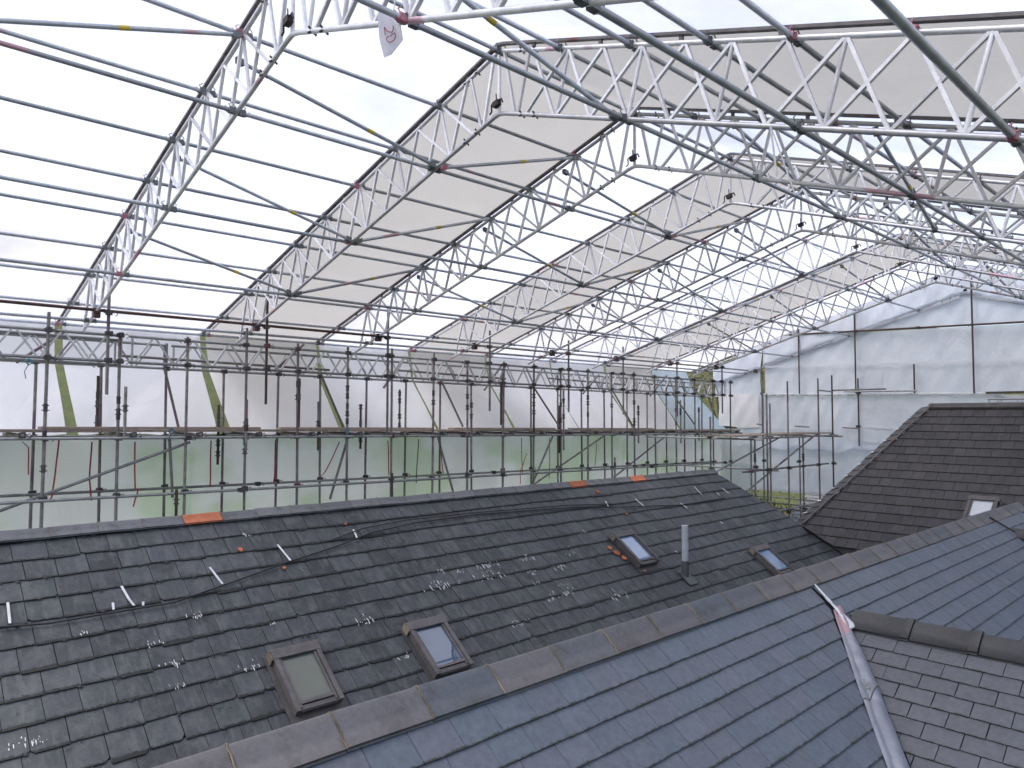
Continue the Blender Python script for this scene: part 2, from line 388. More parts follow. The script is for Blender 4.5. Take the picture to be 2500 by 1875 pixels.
tr.build("sheeting_track", M['track'], T0)
def web(side, ut, ub, kind):
    x1, z1 = cz(ut, True, side); x2, z2 = cz(ub, False, side)
    m = MB()
    if kind == 'post': m.tube((x1, 0, z1), (x2, 0, z2), .020, 8, False)
    else:
        a, b = V((x1, 0, z1)), V((x2, 0, z2)); d = (b-a).normalized(); n_ = d.cross(Y3)
        m.bar(a, b, Y3*.017, n_*.014)
    return m.build("brace", M['alu'], T0)
for side, L in ((-1, 9), (1, 7)):
    for k in range(1, L):
        ut, ub = k+.15, k-.05
        if side < 0 and ub > 7.6: break
        web(side, ut, ub, 'post')
        web(side, ut, min(ub+.5, 7.6), 'flat')
        if k > 1: web(side, ut, ub-.5, 'flat')
        if not (side < 0 and ub+1 > 7.65):
            web(side, ut+.5, ub+1, 'flat')
            web(side, ut+.5, ub, 'flat')
    web(side, .60, .92, 'flat'); web(side, .09, .28, 'flat'); web(side, .53, .33, 'post'); web(side, 1.13, .46, 'flat')
MB().tube((XR, 0, ZB), (XR, 0, ZB+DT), .021, 8, False).build("brace", M['alu'], T0)
# bolted splice sleeves either side of the ridge
for side in (-1, 1):
    for top in (0, 1):
        for u in (.40, .62):
            x, z = cz(u, top, side)
            MB().tube((x, -.04, z-.03), (x, .04, z+.03), .012, 6).tube((x, -.04, z+.03), (x, .04, z-.03), .010, 6).build("splice_bolt", M['coupler'], T0)
fx0, fz0 = cz(6.72, False, -1)
MB().box((fx0, 0, fz0-.02), (.055, 0, 0), (0, .045, 0), (0, 0, .075)).tube((fx0-.07, -.03, fz0-.05), (fx0+.07, -.03, fz0-.05), .012, 6).tube((fx0, -.07, fz0+.02), (fx0, .07, fz0+.02), .012, 6).build("foot_clamp", M['rust'], T0)
cl = MB()
cx, czz = XR+.01, ZB+.09
cl.box((cx, -.05, czz), (.045, 0, .01), (0, .03, 0), (-.005, 0, .03)); cl.path([(cx-.05, -.05, czz+.03), (cx-.09, -.05, czz+.01), (cx-.085, -.05, czz-.07), (cx-.12, -.05, czz-.09)], .010, 6)
cl.path([(cx+.02, -.05, czz+.03), (cx+.08, -.05, czz+.04), (cx+.10, -.05, czz-.01)], .011, 6); cl.tube((cx, -.05, czz), (cx-.01, -.05, czz+.12), .007, 6)
cl.build("apex_clamp", M['black'], T0)
trusses = [T0]
for n in range(1, 9):
    t = copy_tree(T0); t.location.y = yn(n); trusses.append(t)
for n, t in enumerate(trusses):
    t['label'] = ("lattice roof truss nearest the camera, its ridge cut off by the top edge" if n == 0 else
                  "farthest lattice roof truss, standing against the pale gable sheeting" if n == 8 else
                  "%s lattice roof truss counted from the camera, spanning from eave to ridge" % ORD[n])

# ---- sheeting of the roof, one length per bay
beige = {1, 3, 6}
for n in range(-2, 8):
    m = MB(); NU, NW = 70, 8
    L_, R_ = 9.4, 7.5
    vs = []
    for i in range(NU+1):
        u = -L_+(L_+R_)*i/NU; side = -1 if u < 0 else 1
        x, z = cz(abs(u), True, side)
        for j in range(NW+1):
            f = j/NW; y = yn(n)+.012+(SP-.024)*f
            sag = -.05*math.sin(math.pi*f)*(.6+.4*math.sin(u*1.3+n))
            vs.append((x, y, z+.105+sag))
    m.add(vs, [(i*(NW+1)+j, (i+1)*(NW+1)+j, (i+1)*(NW+1)+j+1, i*(NW+1)+j+1) for i in range(NU) for j in range(NW)], True)
    mt = 'sheet_beige' if n in beige else 'sheet_white'
    o = m.build("roof_sheet", M[mt])
    if n < 0: lab = ("bright white roof sheeting overhead, nearer than the first truss" if n == -1 else "bright white roof sheeting behind the camera")
    else: lab = "%s roof sheeting strip between the %s and %s trusses" % ("beige opaque" if n in beige else "bright translucent", ORD[n], ORD[n+1])
    tag(o, lab, "roof sheeting", "lengths of sheeting over the temporary roof")

# ---- purlins and diagonal braces of the roof
pm = MB().tube((0, .07, 0), (0, SP-.07, 0), .0245, 8).mesh("purlin", [M['purlin']])
hk = MB()
hk.box((0, .05, 0), (.026, 0, 0), (0, .035, 0), (0, 0, .03)).tube((-.03, .03, .035), (.03, .03, .035), .009, 6)
hk.path([(0, .06, .03), (0, .09, .06), (0, .05, .09)], .006, 5); hk.box((0, .10, -.005), (.018, 0, 0), (0, .03, .012), (0, 0, .02))
hkm = hk.mesh("hook_coupler", [M['hook']])
hk2 = MB(); hk2.v = [(x, SP-y, z) for x, y, z in hk.v]; hk2.f = [tuple(reversed(f)) for f in hk.f]; hk2.sm = hk.sm; hk2.uv = hk.uv; hk2.mi = hk.mi
hkm2 = hk2.mesh("hook_coupler", [M['hook']])
rows = [('upper', -1, u, "left") for u in (1.13, 2.14, 3.15, 4.13, 5.1, 6.12, 7.1, 8.25, 9.2)] + [('lower', -1, u, "left") for u in (1.27, 3.37, 5.33, 7.1)] \
     + [('upper', 1, u, "right") for u in (1.04, 2.02, 2.92, 3.72, 4.65, 5.6, 6.6)] + [('lower', 1, u, "right") for u in (1.93, 3.74, 5.25)] + [('ridge', 1, .03, "")]
cnt = {}
for kind, side, u, sn in rows:
    cnt[(kind, sn)] = cnt.get((kind, sn), 0)+1; k = cnt[(kind, sn)]
    for n in range(-1, 8):
        if side > 0 and n > 3 and u > 5.7: continue
        top = kind != 'lower'
        x, z = cz(u, top, side)
        off = -.01 if top else .0
        bay = "between %s and %s trusses" % (ORD[n], ORD[n+1]) if n >= 0 else "in front of the first truss"
        lab = ("ridge purlin tube %s" % bay) if kind == 'ridge' else "%s chord purlin, %s down the %s slope, %s" % (kind, ORD[k-1], sn, bay)
        e = empty("roof_purlin", (x, yn(n), z+off), lab, "scaffold tube", "galvanised purlin tubes between the roof trusses")
        e.rotation_euler = (0, 0, 0)
        link("tube", pm, None, e); 
        if n >= 0: link("hook_coupler", hkm, None, e)
        link("hook_coupler", hkm2, None, e)
def diag(n, side, ua, ta, ub, tb, k, band=.55):
    xa, za = cz(ua, ta, side); xb, zb_ = cz(ub, tb, side)
    a = V((xa, yn(n)+.06, za-(.05 if ta else -.0))); b = V((xb, yn(n+1)-.06, zb_+(-.05 if tb else .0)))
    bay = "between %s and %s trusses" % (ORD[n], ORD[n+1]) if n >= 0 else "in front of the first truss"
    e = empty("roof_brace", a, "yellow banded roof diagonal, %s down the %s slope, %s" % (ORD[k], "left" if side < 0 else "right", bay), "scaffold tube", "yellow banded diagonal tubes in the roof")
    d = b-a
    MB().tube((0, 0, 0), d, .0235, 8).build("tube", M['purlin'], e)
    MB().tube(d*band, d*band+d.normalized()*.09, .0252, 8).build("yellow_band", M['yellow'], e)
    MB().box(d.normalized()*.03, d.normalized()*.04, (.03, 0, 0), (0, 0, .032)).build("end_coupler", M['hook'], e)
    MB().box(d-d.normalized()*.03, d.normalized()*.04, (.03, 0, 0), (0, 0, .032)).build("end_coupler", M['hook'], e)
for n in range(-1, 8):
    for k, (ut, ub) in enumerate(((1.45, 1.2), (3.4, 3.3), (5.4, 5.25))):
        if n % 2 == 0: diag(n, -1, ut, True, ub, False, k, .62)
        else: diag(n, -1, ub, False, ut-.35, True, k, .55) if n > 0 or k == 0 else None
    if n % 2 == 0:
        diag(n, 1, 1.55, True, 1.85, False, 0, .38)
        if n == 2: diag(n, 1, 3.35, True, 3.19, False, 1, .5)
# ================================================================ LEFT SCAFFOLD
# couplers shared by every pole
cp = MB(); cp.box((0, 0, 0), (.042, 0, 0), (0, .036, 0), (0, 0, .034)); cp.tube((.02, -.06, .012), (.02, .06, .012), .008, 5); cp.box((.045, .01, 0), (.02, 0, 0), (0, .03, 0), (0, 0, .04))
cp.path([(.03, .05, 0), (.05, .09, .02), (.05, .12, -.02), (.03, .09, -.045)], .007, 5)
cpm = cp.mesh("coupler", [M['coupler']])
sw = MB().tube((0, 0, -.06), (0, 0, .06), .031, 8).tube((-.05, -.01, .035), (.05, .01, .035), .008, 5).tube((-.05, .01, -.035), (.05, -.01, -.035), .008, 5)
swm = sw.mesh("sleeve_coupler", [M['coupler']])
_tc = {}
def vtube_mesh(h, m, r=.0242):
    key = (round(h, 2), m)
    if key not in _tc: _tc[key] = MB().tube((0, 0, 0), (0, 0, h), r, 8).mesh("tube", [M[m]])
    return _tc[key]
def pole(name, x, y, z0, z1, lab, group, couplers=(), sleeves=(), m='pole', lean=0, leany=0):
    e = empty(name, (x, y, z0), lab, "scaffold pole", group)
    e.rotation_euler = (leany, lean, 0)
    link("tube", vtube_mesh(z1-z0, m), None, e)
    for z in couplers: link("coupler", cpm, None, e, (0, 0, z-z0), None).rotation_euler = (0, 0, random.choice((0, 0, 3.14, 1.57)))
    for z in sleeves: link("sleeve_coupler", swm, None, e, (0, 0, z-z0)).rotation_euler = (0, 0, random.uniform(0, 3.1))
    return e
inner_tops = {0: 1.55, 1: 1.30, 2: 1.33, 3: 1.56, 4: 1.36, 5: 1.36, 6: 1.4, 7: 1.38, 8: 1.26, 9: 1.29}
sleeve_in = {0: (.12, -.28, -.78), 1: (.25, 0, .06), 2: (), 3: (-.15, -.45, -.62), 4: (.6, .35), 5: (.55, .4, .2, .05, -.1), 6: (), 7: (.5, .3), 8: (.45, .2), 10: (.5, .3, .1), 11: (.3, -.1), 12: (.5, .35, .05), 13: (.3,), 14: (.4, -.1, -.2), 16: (.2, -.2)}
for i in range(-1, 20):
    y = 2.33+1.022*i; zt = inner_tops.get(i, random.uniform(1.18, 1.32))
    if i == 18 or i == 19: zt = 1.22
    nm = "nearest" if i == -1 else ORD[i]
    pole("scaffold_pole", XI, y, -5.5, zt,
         ("upright pole of the inner scaffold row, cut off at the left edge" if i == -1 else "%s upright pole from the left in the inner scaffold row" % ORD[i]),
         "uprights of the inner scaffold row", (zl(y)+.02, zp(y)-.13, zbb(y), zbt(y)), sleeve_in.get(i, ()), 'pole', random.uniform(-.006, .006), random.uniform(-.008, .008))
for i in range(-1, 20):
    y = 2.39+1.02*i
    zt = zbb(y)+random.choice((-.02, .02, .45))
    pole("scaffold_pole", XO, y, -5.5, zt,
         ("upright pole of the outer scaffold row, cut off at the left edge" if i == -1 else "%s upright pole from the left in the outer scaffold row" % ORD[i]),
         "uprights of the outer scaffold row", (zl(y)+.02, zp(y)-.13, zbb(y)), (), 'pole', random.uniform(-.006, .006), random.uniform(-.008, .008))
# hanging tubes clamped to the truss feet
hang = [(3.145, .33, 2.45, 'pole'), (5.71, .21, 2.2, 'rust'), (8.28, -.35, 2.12, 'pole'), (11.05, .12, 1.97, 'pole'), (13.73, .11, 1.94, 'pole'), (15.96, .05, 1.93, 'pole'), (18.55, 0, 1.80, 'pole'), (21.1, .1, 1.7, 'pole')]
for i, (y, a, b, m) in enumerate(hang):
    pole("hanging_tube", -12.48, y, a, b, "%s tube from the left hanging through the eave beam at a truss foot" % ORD[i], "tubes hanging at the truss feet", (1.6, zbb(y), zbt(y)), (), m)
# lapped short tubes beside the uprights
short = [(-12.5, 3.42, -.32, .46, 'pole', (.12,)), (-12.5, 5.37, -.6, .29, 'pole', (-.1, -.2)), (-12.5, 6.36, -.2, .70, 'rust', (.6, .35)),
         (-13.62, 3.30, -.19, .67, 'rust', (.35, .2, -.05, -.15)), (-13.62, 5.32, -.9, .21, 'rust', (0, -.15, -.5, -.7)), (-13.62, 7.36, -.7, .30, 'pole', (-.15, -.2)),
         (-13.62, 8.36, -.7, .26, 'rust', (.2, -.15, -.5)), (-13.62, 9.36, -.3, .60, 'pole', (.5, .35, 0, -.2)), (-12.5, 12.5, -.4, .75, 'rust', (.5, .1)), (-12.5, 10.52, -.85, .34, 'pole', (.25, 0)),
         (-12.5, 13.56, -.85, .66, 'pole', (.4, 0)), (-12.5, 11.42, -.2, .8, 'rust', (.5,)), (-12.5, 16.66, -.75, .3, 'pole', (.25, .1)), (-12.5, 18.75, -.8, .5, 'pole', (.2, .1)), (-12.5, 19.75, -.75, .3, 'pole', (.2,)),
         (-12.5, 4.22, -3.2, -1.2, 'rust', (-1.4,)), (-12.5, 8.42, -3, -1.15, 'rust', (-1.3, -1.6)), (-12.5, 10.4, -3, -1.2, 'pole', (-1.3,)), (-12.5, 15.6, -3, -1.1, 'pole', (-1.3,)), (-13.62, 14.6, -1.0, .3, 'rust', (.0,)), (-12.55, 1.9, -3.5, -1.75, 'pole', ())]
for i, (x, y, a, b, m, sl) in enumerate(short):
    pole("lapped_tube", x, y, a, b, "short %s tube lapped beside an upright, %s of the lapped tubes from the left" % ("rust brown" if m == 'rust' else "grey", ORD[sorted(range(len(short)), key=lambda q: short[q][1]).index(i)]), "short lapped tubes", (), sl, m)

def run(name, pts, r, m, lab, group, cat="scaffold tube", couplers=()):
    a, b = V(pts[0]), V(pts[1]); e = empty(name, a, lab, cat, group)
    MB().tube((0, 0, 0), b-a, r, 8).build("tube", M[m], e)
    for t in couplers:
        q = link("coupler", cpm, None, e, (b-a)*t)
    return e
# ledgers in lengths
for nm, x, zf, cuts, m in (("lower inner", XI+.05, zl, (-.5, 5.4, 11.6, 17.4, 21.4), 'rail'), ("lower outer", XO+.05, lambda y: -1.21-.0155*y, (-.4, 6.2, 12.3, 18.5, 22.6), 'rail'),
                       ("platform inner", XI+.05, lambda y: zp(y)-.13, (-.5, 4.5, 10.4, 16.5, 22.4), 'rail'), ("platform outer", XO+.05, lambda y: zp(y)-.13, (-.6, 5.5, 11.2, 17.5, 22.9), 'rail')):
    for k in range(4):
        a, b = cuts[k], cuts[k+1]
        run("ledger_tube", ((x, a, zf(a)), (x, b, zf(b))), .0242, m, "%s length from the left of the %s ledger along the scaffold" % (ORD[k], nm), "horizontal ledgers of the side scaffold", couplers=((b-a-.1)/(b-a),))
# brown longitudinal rail under the truss feet
for k, (a, b, m) in enumerate(((0.2, 8.25, 'rust'), (8.0, 15.2, 'rail'), (14.9, 22.9, 'rail'))):
    run("eaves_rail", ((-12.55, a, 1.645-.003*a), (-12.55, b, 1.645-.003*b)), .025, m, "%s long rail tying the truss feet above the eave beam" % ("rust brown" if k == 0 else "grey middle" if k == 1 else "grey farthest"), "rails tying the truss feet", couplers=tuple((yn(n)-a)/(b-a) for n in range(9) if a < yn(n) < b))
for k, (a, b) in enumerate(((3.6, 7.6), (9.3, 12.6), (14.2, 17.5), (18.2, 21.5))):
    run("mid_rail", ((-13.62, a, 1.03), (-13.62, b, .96)), .0242, 'pole', "%s dark tube from the left running inside the eave beams" % ORD[k], "dark tubes inside the eave beams")
# transoms
for i in range(20):
    y = 2.50+1.022*i if i else 2.05
    e = run("transom_tube", ((-14.0, y, zp(y)-.075), (-12.36, y, zp(y)-.075)), .0242, 'pole', "%s short cross tube from the left under the scaffold boards" % ORD[i], "cross tubes under the boards", couplers=(.95,))
# scaffold boards
bi = 0
for col in range(4):
    y = -.8+col*.35
    k = 0
    while y < 22.3:
        L = 3.9 if y+3.9 < 22.6 else 22.6-y
        x = -12.80-.235*col; a, b = y+.01, y+L-.01
        m = MB().bar((x, a, zp(a)-.02), (x, b, zp(b)-.02+random.uniform(-.008, .008)), (.11, 0, 0), (0, 0, .019))
        m.bar((x, a+.02, zp(a)-.02), (x, a+.045, zp(a)-.02), (.1115, 0, 0), (0, 0, .0205), 1)
        o = m.build("scaffold_board", [M['board'], M['hook']])
        tag(o, "weathered scaffold board, %s from the left in the %s row from the inside" % (ORD[k], ORD[col]), "scaffold board", "boards of the scaffold platform")
        y += L; k += 1
for k, (a, b) in enumerate(((2.4, 5.9), (6.3, 9.9), (10.5, 13.9), (14.6, 18.2))):
    m = MB().bar((-13.2, a, zp(a)+.022), (-13.2, b, zp(b)+.022), (.11, 0, 0), (0, 0, .0185))
    tag(m.build("scaffold_board", [M['board']]), "loose scaffold board lying on top of the platform, %s from the left" % ORD[k], "scaffold board", "boards of the scaffold platform")

# eave ladder beams
def beam(x, a, b, zt, zb_, lab, off=0, m='beamw', cm='rail', axis='y', y=None, pitch=.31, group="lattice beams along the eaves"):
    P = (lambda s, z: V((x, s, z))) if axis == 'y' else (lambda s, z: V((s, y, z)))
    sx = Y3 if axis == 'y' else X3; nx_ = X3 if axis == 'y' else Y3
    o0 = P(a, 0); e = empty("eave_beam", o0, lab, "lattice beam", group)
    MB().tube(P(a, zt(a))-o0, P(b, zt(b))-o0, .0245, 8).build("top_chord", M[cm], e)
    MB().tube(P(a, zb_(a))-o0, P(b, zb_(b))-o0, .0245, 8).build("bottom_chord", M[cm], e)
    s = a+.08; up = False; k = 0
    while s+pitch < b and k < 80:
        p = P(s, zt(s) if up else zb_(s)); q = P(s+pitch*.9, zb_(s) if up else zt(s))
        d = (q-p).normalized()
        MB().bar(p-o0, q-o0, nx_*.016, d.cross(nx_)*.013).build("brace", M[m], e)
        s += pitch; up = not up; k += 1
    for s in (a+.04, b-.04): MB().bar(P(s, zt(s))-o0, P(s, zb_(s))-o0, nx_*.016, sx*.014).build("end_post", M[m], e)
    return e
for k, (a, b) in enumerate(((-.9, 3.42), (3.5, 9.45), (9.5, 15.5), (15.55, 21.6))):
    beam(XI-.05, a, b, zbt, zbb, "%s inner eave beam from the left, on top of the front row of poles" % ORD[k])
    ao, bo = a+1.0, b+1.0
    beam(XO-.05, ao, min(bo, 22.9), zbt, zbb, "%s outer eave beam from the left, on top of the rear row of poles" % ORD[k])
# short doubled beam overlapping at the left
beam(XI-.12, 1.2, 3.35, lambda y: zbt(y)-.07, lambda y: zbb(y)-.05, "short doubled beam overlapping the inner eave beam near the left edge")
# diagonal tubes of the side scaffold
for k, (ya, za, yb, zb_, x, xb, m) in enumerate(((4.35, .86, 4.62, -.25, XO+.06, XI-.1, 'pole'), (7.41, .88, 7.95, -.25, XO+.06, XI-.1, 'pole'), (10.55, .84, 11.2, -.25, XO+.06, XI-.1, 'pole'), (13.61, .80, 14.6, -.28, XO+.06, XI-.1, 'pole'), (16.92, .78, 17.9, -.3, XO+.06, XI-.1, 'pole'), (19.98, .78, 21.3, -.31, XO+.06, XI-.1, 'pole'),
        )):
    run("diagonal_tube", ((x, ya, za), (x+.02, yb, zb_)), .0242, m, "%s slanting tube from the left, above the platform boards" % ORD[k], "slanting tubes above the platform")
for k, ((ya, za), (yb, zb_), m) in enumerate((((1.4, -1.52), (4.48, -.44), 'rail'), ((4.15, -.36), (4.22, -1.35), 'pole'), ((7.48, -.48), (7.12, -1.6), 'pole'), ((9.72, -.45), (10.2, -1.8), 'pole'), ((13.35, -.5), (12.5, -1.85), 'pole'), ((15.35, -.53), (12.4, -1.78), 'pole'), ((18.3, -.55), (15.7, -1.7), 'pole'))):
    run("diagonal_tube", ((-12.68, ya, za), (-12.68, yb, zb_)), .0242, m, "%s slanting tube from the left, below the platform boards" % ORD[k], "slanting tubes below the platform")
for k, (ya, za, yb, zb_) in enumerate(((2.05, .8, 2.75, 1.36), (6.1, .85, 6.85, 1.42), (8.53, .60, 9.25, 1.30), (11.34, .62, 12.2, 1.30), (14.88, .62, 15.9, 1.18), (17.92, .62, 19.2, 1.28))):
    run("knee_tube", ((-13.0, ya, za), (-13.3, yb, zb_)), .0242, 'pole', "%s short slanting tube from the left, poking through the eave beams" % ORD[k], "knee tubes at the eave beams")

# wall sheeting, one per bay: upper fold from the eave in to the platform, lower hanging below
def grid(m, P, nu, nv, mi=0):
    vs = [P(i/nu, j/nv) for i in range(nu+1) for j in range(nv+1)]
    m.add(vs, [(i*(nv+1)+j, (i+1)*(nv+1)+j, (i+1)*(nv+1)+j+1, i*(nv+1)+j+1) for i in range(nu) for j in range(nv)], True, mi=mi); return m
gapt = {0: .05, 1: .0, 2: -.03, 3: .04, 4: .04, 5: .02, 6: .06, 7: .03}
gapw = {0: (.12, .17), 1: (.10, .26), 2: (.07, .17), 3: (.05, .07), 4: (.05, .08), 5: (.03, .03), 6: (.07, .12), 7: (.05, .07)}
for n in range(-2, 8):
    def P(u, v, n=n):
        gl = gapw.get(n, (.03, .03)); gr = gapw.get(n+1, (.03, .03))
        ya = yn(n)+.5*(gl[0]*(1-v)+gl[1]*v); yb = yn(n+1)-.5*(gr[0]*(1-v)+gr[1]*v)
        if n == 7: yb -= -.38+.78*(1-v)**1.2
        y = ya+(yb-ya)*u
        xa, za = cz(9.38, True, -1)
        f = min(1, v*1.0)
        if v < .25: x = xa+(-14.95-xa)*v/.25; z = (za+.1)+(.92-za-.1)*v/.25
        else: t = (v-.25)/.75; x = -14.95+1.10*t; z = .92+(zp(y)-.10-.92)*t
        wr = .018*math.sin(9*u+6*v+n*2)+.012*math.sin(23*u-9*v)+.05*math.sin(math.pi*u)*math.sin(math.pi*v)
        if n in (0, 2, 4): wr += .035*math.exp(-((u-.95+.75*v)/.06)**2)+.022*math.exp(-((u-1.05+.6*v)/.05)**2)+.02*math.exp(-((u-.7+.5*v)/.07)**2)
        return (x-wr, y, z+wr*.5)
    m = grid(MB(), P, 60, 30)
    mt = 'sheet_wall' if n in (-2, -1, 0, 2, 5) else 'sheet_blue' if n == 7 else 'sheet_wallb'
    o = m.build("wall_sheet", M[mt])
    lab = {-2: "white sheet of the upper wall behind the camera", -1: "white upper wall sheet at the left edge, before the first green gap", 7: "blue tinted upper wall sheet at the far corner by the gable"}.get(n, "upper wall sheet sloping down to the boards between the %s and %s trusses" % (ORD[n], ORD[n+1]) if n >= 0 else "")
    tag(o, lab, "wall sheeting", "sheets of the upper side wall")
for n in range(-2, 8):
    def P(u, v, n=n):
        y = yn(n)-.6+(SP+.01+(.7 if n == 7 else 0))*u
        z = zp(y)-.12-.05*math.sin(math.pi*u*2+n)**2-3.9*v
        wr = .02*math.sin(7*u+5*v+n)+.01*math.sin(19*u-4*v)+.03*math.sin(math.pi*u)
        return (-13.93-wr-.12*v+.10*math.exp(-v*9), y, z)
    o = grid(MB(), P, 20, 24).build("wall_sheet", M['sheet_low'])
    tag(o, "milky greenish sheet hanging below the boards, %s from the left" % ORD[n+2], "wall sheeting", "sheets of the lower side wall")
# straps and ropes hanging below the boards
straps = [[(2.67, -.38), (2.64, -.8), (2.6, -1.24), (2.58, -1.3)], [(3.13, -.42), (3.11, -1.03), (3.15, -1.36)], [(3.77, -.43), (3.79, -1.2), (3.84, -1.24), (3.77, -1.51)], [(5.03, -.44), (5.03, -1.25), (5.09, -1.26)], [(6.25, -.46), (6.23, -1.27)], [(7.62, -.52), (7.3, -1.12), (7.14, -1.23)],
          [(8.78, -.52), (8.81, -1.26)], [(9.58, -.5), (9.53, -1.47)], [(10.19, -.58), (10.28, -1.3)], [(12.76, -.54), (12.79, -1.44)], [(12.96, -.93), (12.73, -1.35), (12.71, -1.71)], [(13.79, -.55), (13.76, -1.62)], [(15.67, -.75), (15.6, -1.37)], [(2.18, -.39), (2.27, -.48), (2.28, -.9)]]
for i, st in enumerate(straps):
    m = MB(); pts = []
    for (a, b), (c, d) in zip(st[:-1], st[1:]):
        for t in range(5): pts.append((-13.2+.01*math.sin(i+t), a+(c-a)*t/5, b+(d-b)*t/5))
    pts.append((-13.2, *st[-1]))
    for p, q in zip(pts[:-1], pts[1:]): m.bar(p, q, (.004, 0, 0), (0, .011 if i < 9 else .008, 0))
    o = m.build("tie_strap", M['red'] if i not in (7,) else M['track'])
    tag(o, "%s strap from the left hanging below the scaffold boards" % ORD[sorted(range(len(straps)), key=lambda q: straps[q][0][0]).index(i)], "strap", "straps hanging below the boards")
for i, (y, z) in enumerate(((4.12, -.25), (7.38, -.28), (2.12, .78))):
    m = MB().path([(-12.52, y-.05, z), (-12.5, y, z+.05), (-12.5, y+.06, z), (-12.52, y, z-.04), (-12.55, y-.04, z+.02), (-12.52, y+.02, z+.03)], .011, 5)
    m.path([(-12.5, y, z-.03), (-12.5, y-.05, z-.14), (-12.5, y-.03, z-.24)], .007, 5)
    tag(m.build("blue_rope", M['blue']), ("blue rope knotted round the pole at the boards, left of two" , "blue rope knotted round the pole at the boards, right of two", "blue rope tied to the eave beam at the left")[i], "rope", "blue ropes")

# ================================================================ FAR CORNER SCAFFOLD
far = [(17.25, -.50, 'pole'), (18.1, .61, 'pole'), (18.27, .35, 'pole'), (19.29, .98, 'pole'), (20.18, -.5, 'pole'), (21.21, 1.13, 'pole'), (22.17, 1.26, 'rust'), (18.93, -.55, 'pole')]
for i, (y, zt, m) in enumerate(sorted(far)):
    pole("scaffold_pole", -9.4 if y != 18.93 else -10.2, y, -6, zt, "%s upright of the far corner scaffold, counted from the left" % ORD[i], "uprights of the far corner scaffold", (-.55, -1.4, -2.6), (-1.1, -1.2) if i in (3, 5) else (), m)
for i, (x, y, zt, zb_) in enumerate(((-10.6, 17.3, .0, -.5), (-11.5, 21.9, 1.2, -5), (-10.5, 22.3, -.55, -5.5))):
    pole("scaffold_pole", x, y, zb_ if i else -5, zt, "%s stray upright standing behind the far corner scaffold" % ORD[i], "uprights of the far corner scaffold", (-.55, -1.4))
fl = [((-9.45, 16.9, -1.4), (-9.45, 21.95, -1.4)), ((-12.7, 18.3, -1.42), (-9.2, 18.3, -1.42)), ((-9.35, 16.6, -.56), (-9.35, 22.4, -.56)), ((-12.7, 17.3, -.58), (-9.1, 17.3, -.58)), ((-12.7, 21.9, -.58), (-9.0, 21.9, -.58)),
      ((-9.45, 16.9, -2.55), (-9.45, 22.3, -2.5)), ((-12.6, 19.4, -2.5), (-9, 19.4, -2.55)), ((-12.9, 22.4, -2.6), (-8.6, 22.4, -2.6)), ((-12.9, 22.9, -2.85), (-8.6, 22.9, -2.85)), ((-12.6, 21.0, -2.75), (-9.0, 21.0, -2.8)), ((-9.5, 17.2, -1.9), (-9.5, 21.3, -.5)), ((-10.4, 16.0, -1.75), (-9.5, 19.2, -.52)), ((-10.4, 22.6, -3.0), (-8.7, 22.6, -4.0)),
      ((-9.4, 21.2, .78), (-9.4, 22.2, .76)), ((-9.4, 22.2, .80), (-8.0, 22.6, .82))]
for i, (a, b) in enumerate(fl):
    run("far_scaffold_tube", (a, b), .0242, 'rail' if i % 2 else 'pole', "%s horizontal or slanting tube of the far corner scaffold, from the top left" % ORD[i], "tubes of the far corner scaffold")
for k in range(4):
    m = MB().bar((-9.6-.24*k, 16.7, -.49), (-9.6-.24*k, 22.3, -.49), (.11, 0, 0), (0, 0, .019))
    tag(m.build("scaffold_board", M['board']), "board of the far corner platform, %s from its front edge" % ORD[k], "scaffold board", "boards of the far corner platform")

# ================================================================ GABLE
YG = yn(8)+.05
def roof_z(x, off=0):
    return ZB+(TL*(x-XR) if x < XR else -TR*(x-XR))+off
def gy(x, z): return YG-.11 if z > roof_z(x)+.02 else YG+.03
def gsheet(name, x0, x1, f0, f1, lab, mt='sheet_gable', nu=40, nv=24, dy=0, tag_=True):
    def P(u, v):
        x = x0+(x1-x0)*u; z0 = f0(x); z1 = f1(x); z = z0+(z1-z0)*v
        return (x, gy(x, z)+dy+.015*math.sin(5*x+3*z)+.012*math.sin(11*x-7*z), z)
    o = grid(MB(), P, nu, nv).build(name, M[mt])
    return tag(o, lab, "wall sheeting", "sheets of the far gable")
hi = lambda x: 2.70-.028*(x+10); lo = lambda x: .775-.018*(x+12)
topz = lambda x: roof_z(x)+DT+.08
gsheet("gable_sheet", -13.3, 1.0, lambda x: max(min(hi(x), topz(x)-.02), -9) if x > -11.3 else max(roof_z(x)+.03, 1.2) if x < -12.25 else min(hi(x), topz(x)-.02), topz, "triangular top sheet of the gable under the ridge", nu=120)
gsheet("gable_sheet", -12.25, 1.0, lo, lambda x: min(hi(x)-.03, topz(x)), "wide pale blue middle sheet of the gable", nu=90)
gsheet("gable_sheet", -14.2, -12.42, lambda x: .72, lambda x: roof_z(x)+.62, "clear narrow sheet at the left corner of the gable above the rail", nu=10)
gsheet("gable_sheet", -13.98, -12.45, lambda x: -.36+.03*math.sin(4*x), lambda x: .80, "creamy creased sheet filling the corner above the platform boards", 'sheet_wallb', nu=14, dy=-.12)
gsheet("gable_sheet", -13.98, -12.9, lambda x: -3.6, lambda x: -.42, "milky sheet filling the corner below the platform boards", 'sheet_low', nu=8, dy=-.05)
gsheet("gable_sheet", -13.3, -9.05, lambda x: -1.05-.05*math.sin(3*x)-.06*math.sin(7*x+1), lambda x: lo(x)-.06, "creased grey sheet left of the pole under the gable rail", 'sheet_gable', dy=-.06)
gsheet("gable_sheet", -9.06, 1.0, lambda x: -1.0, lambda x: lo(x)-.05, "pale sheet right of the pole under the gable rail", 'sheet_gable', dy=-.08)
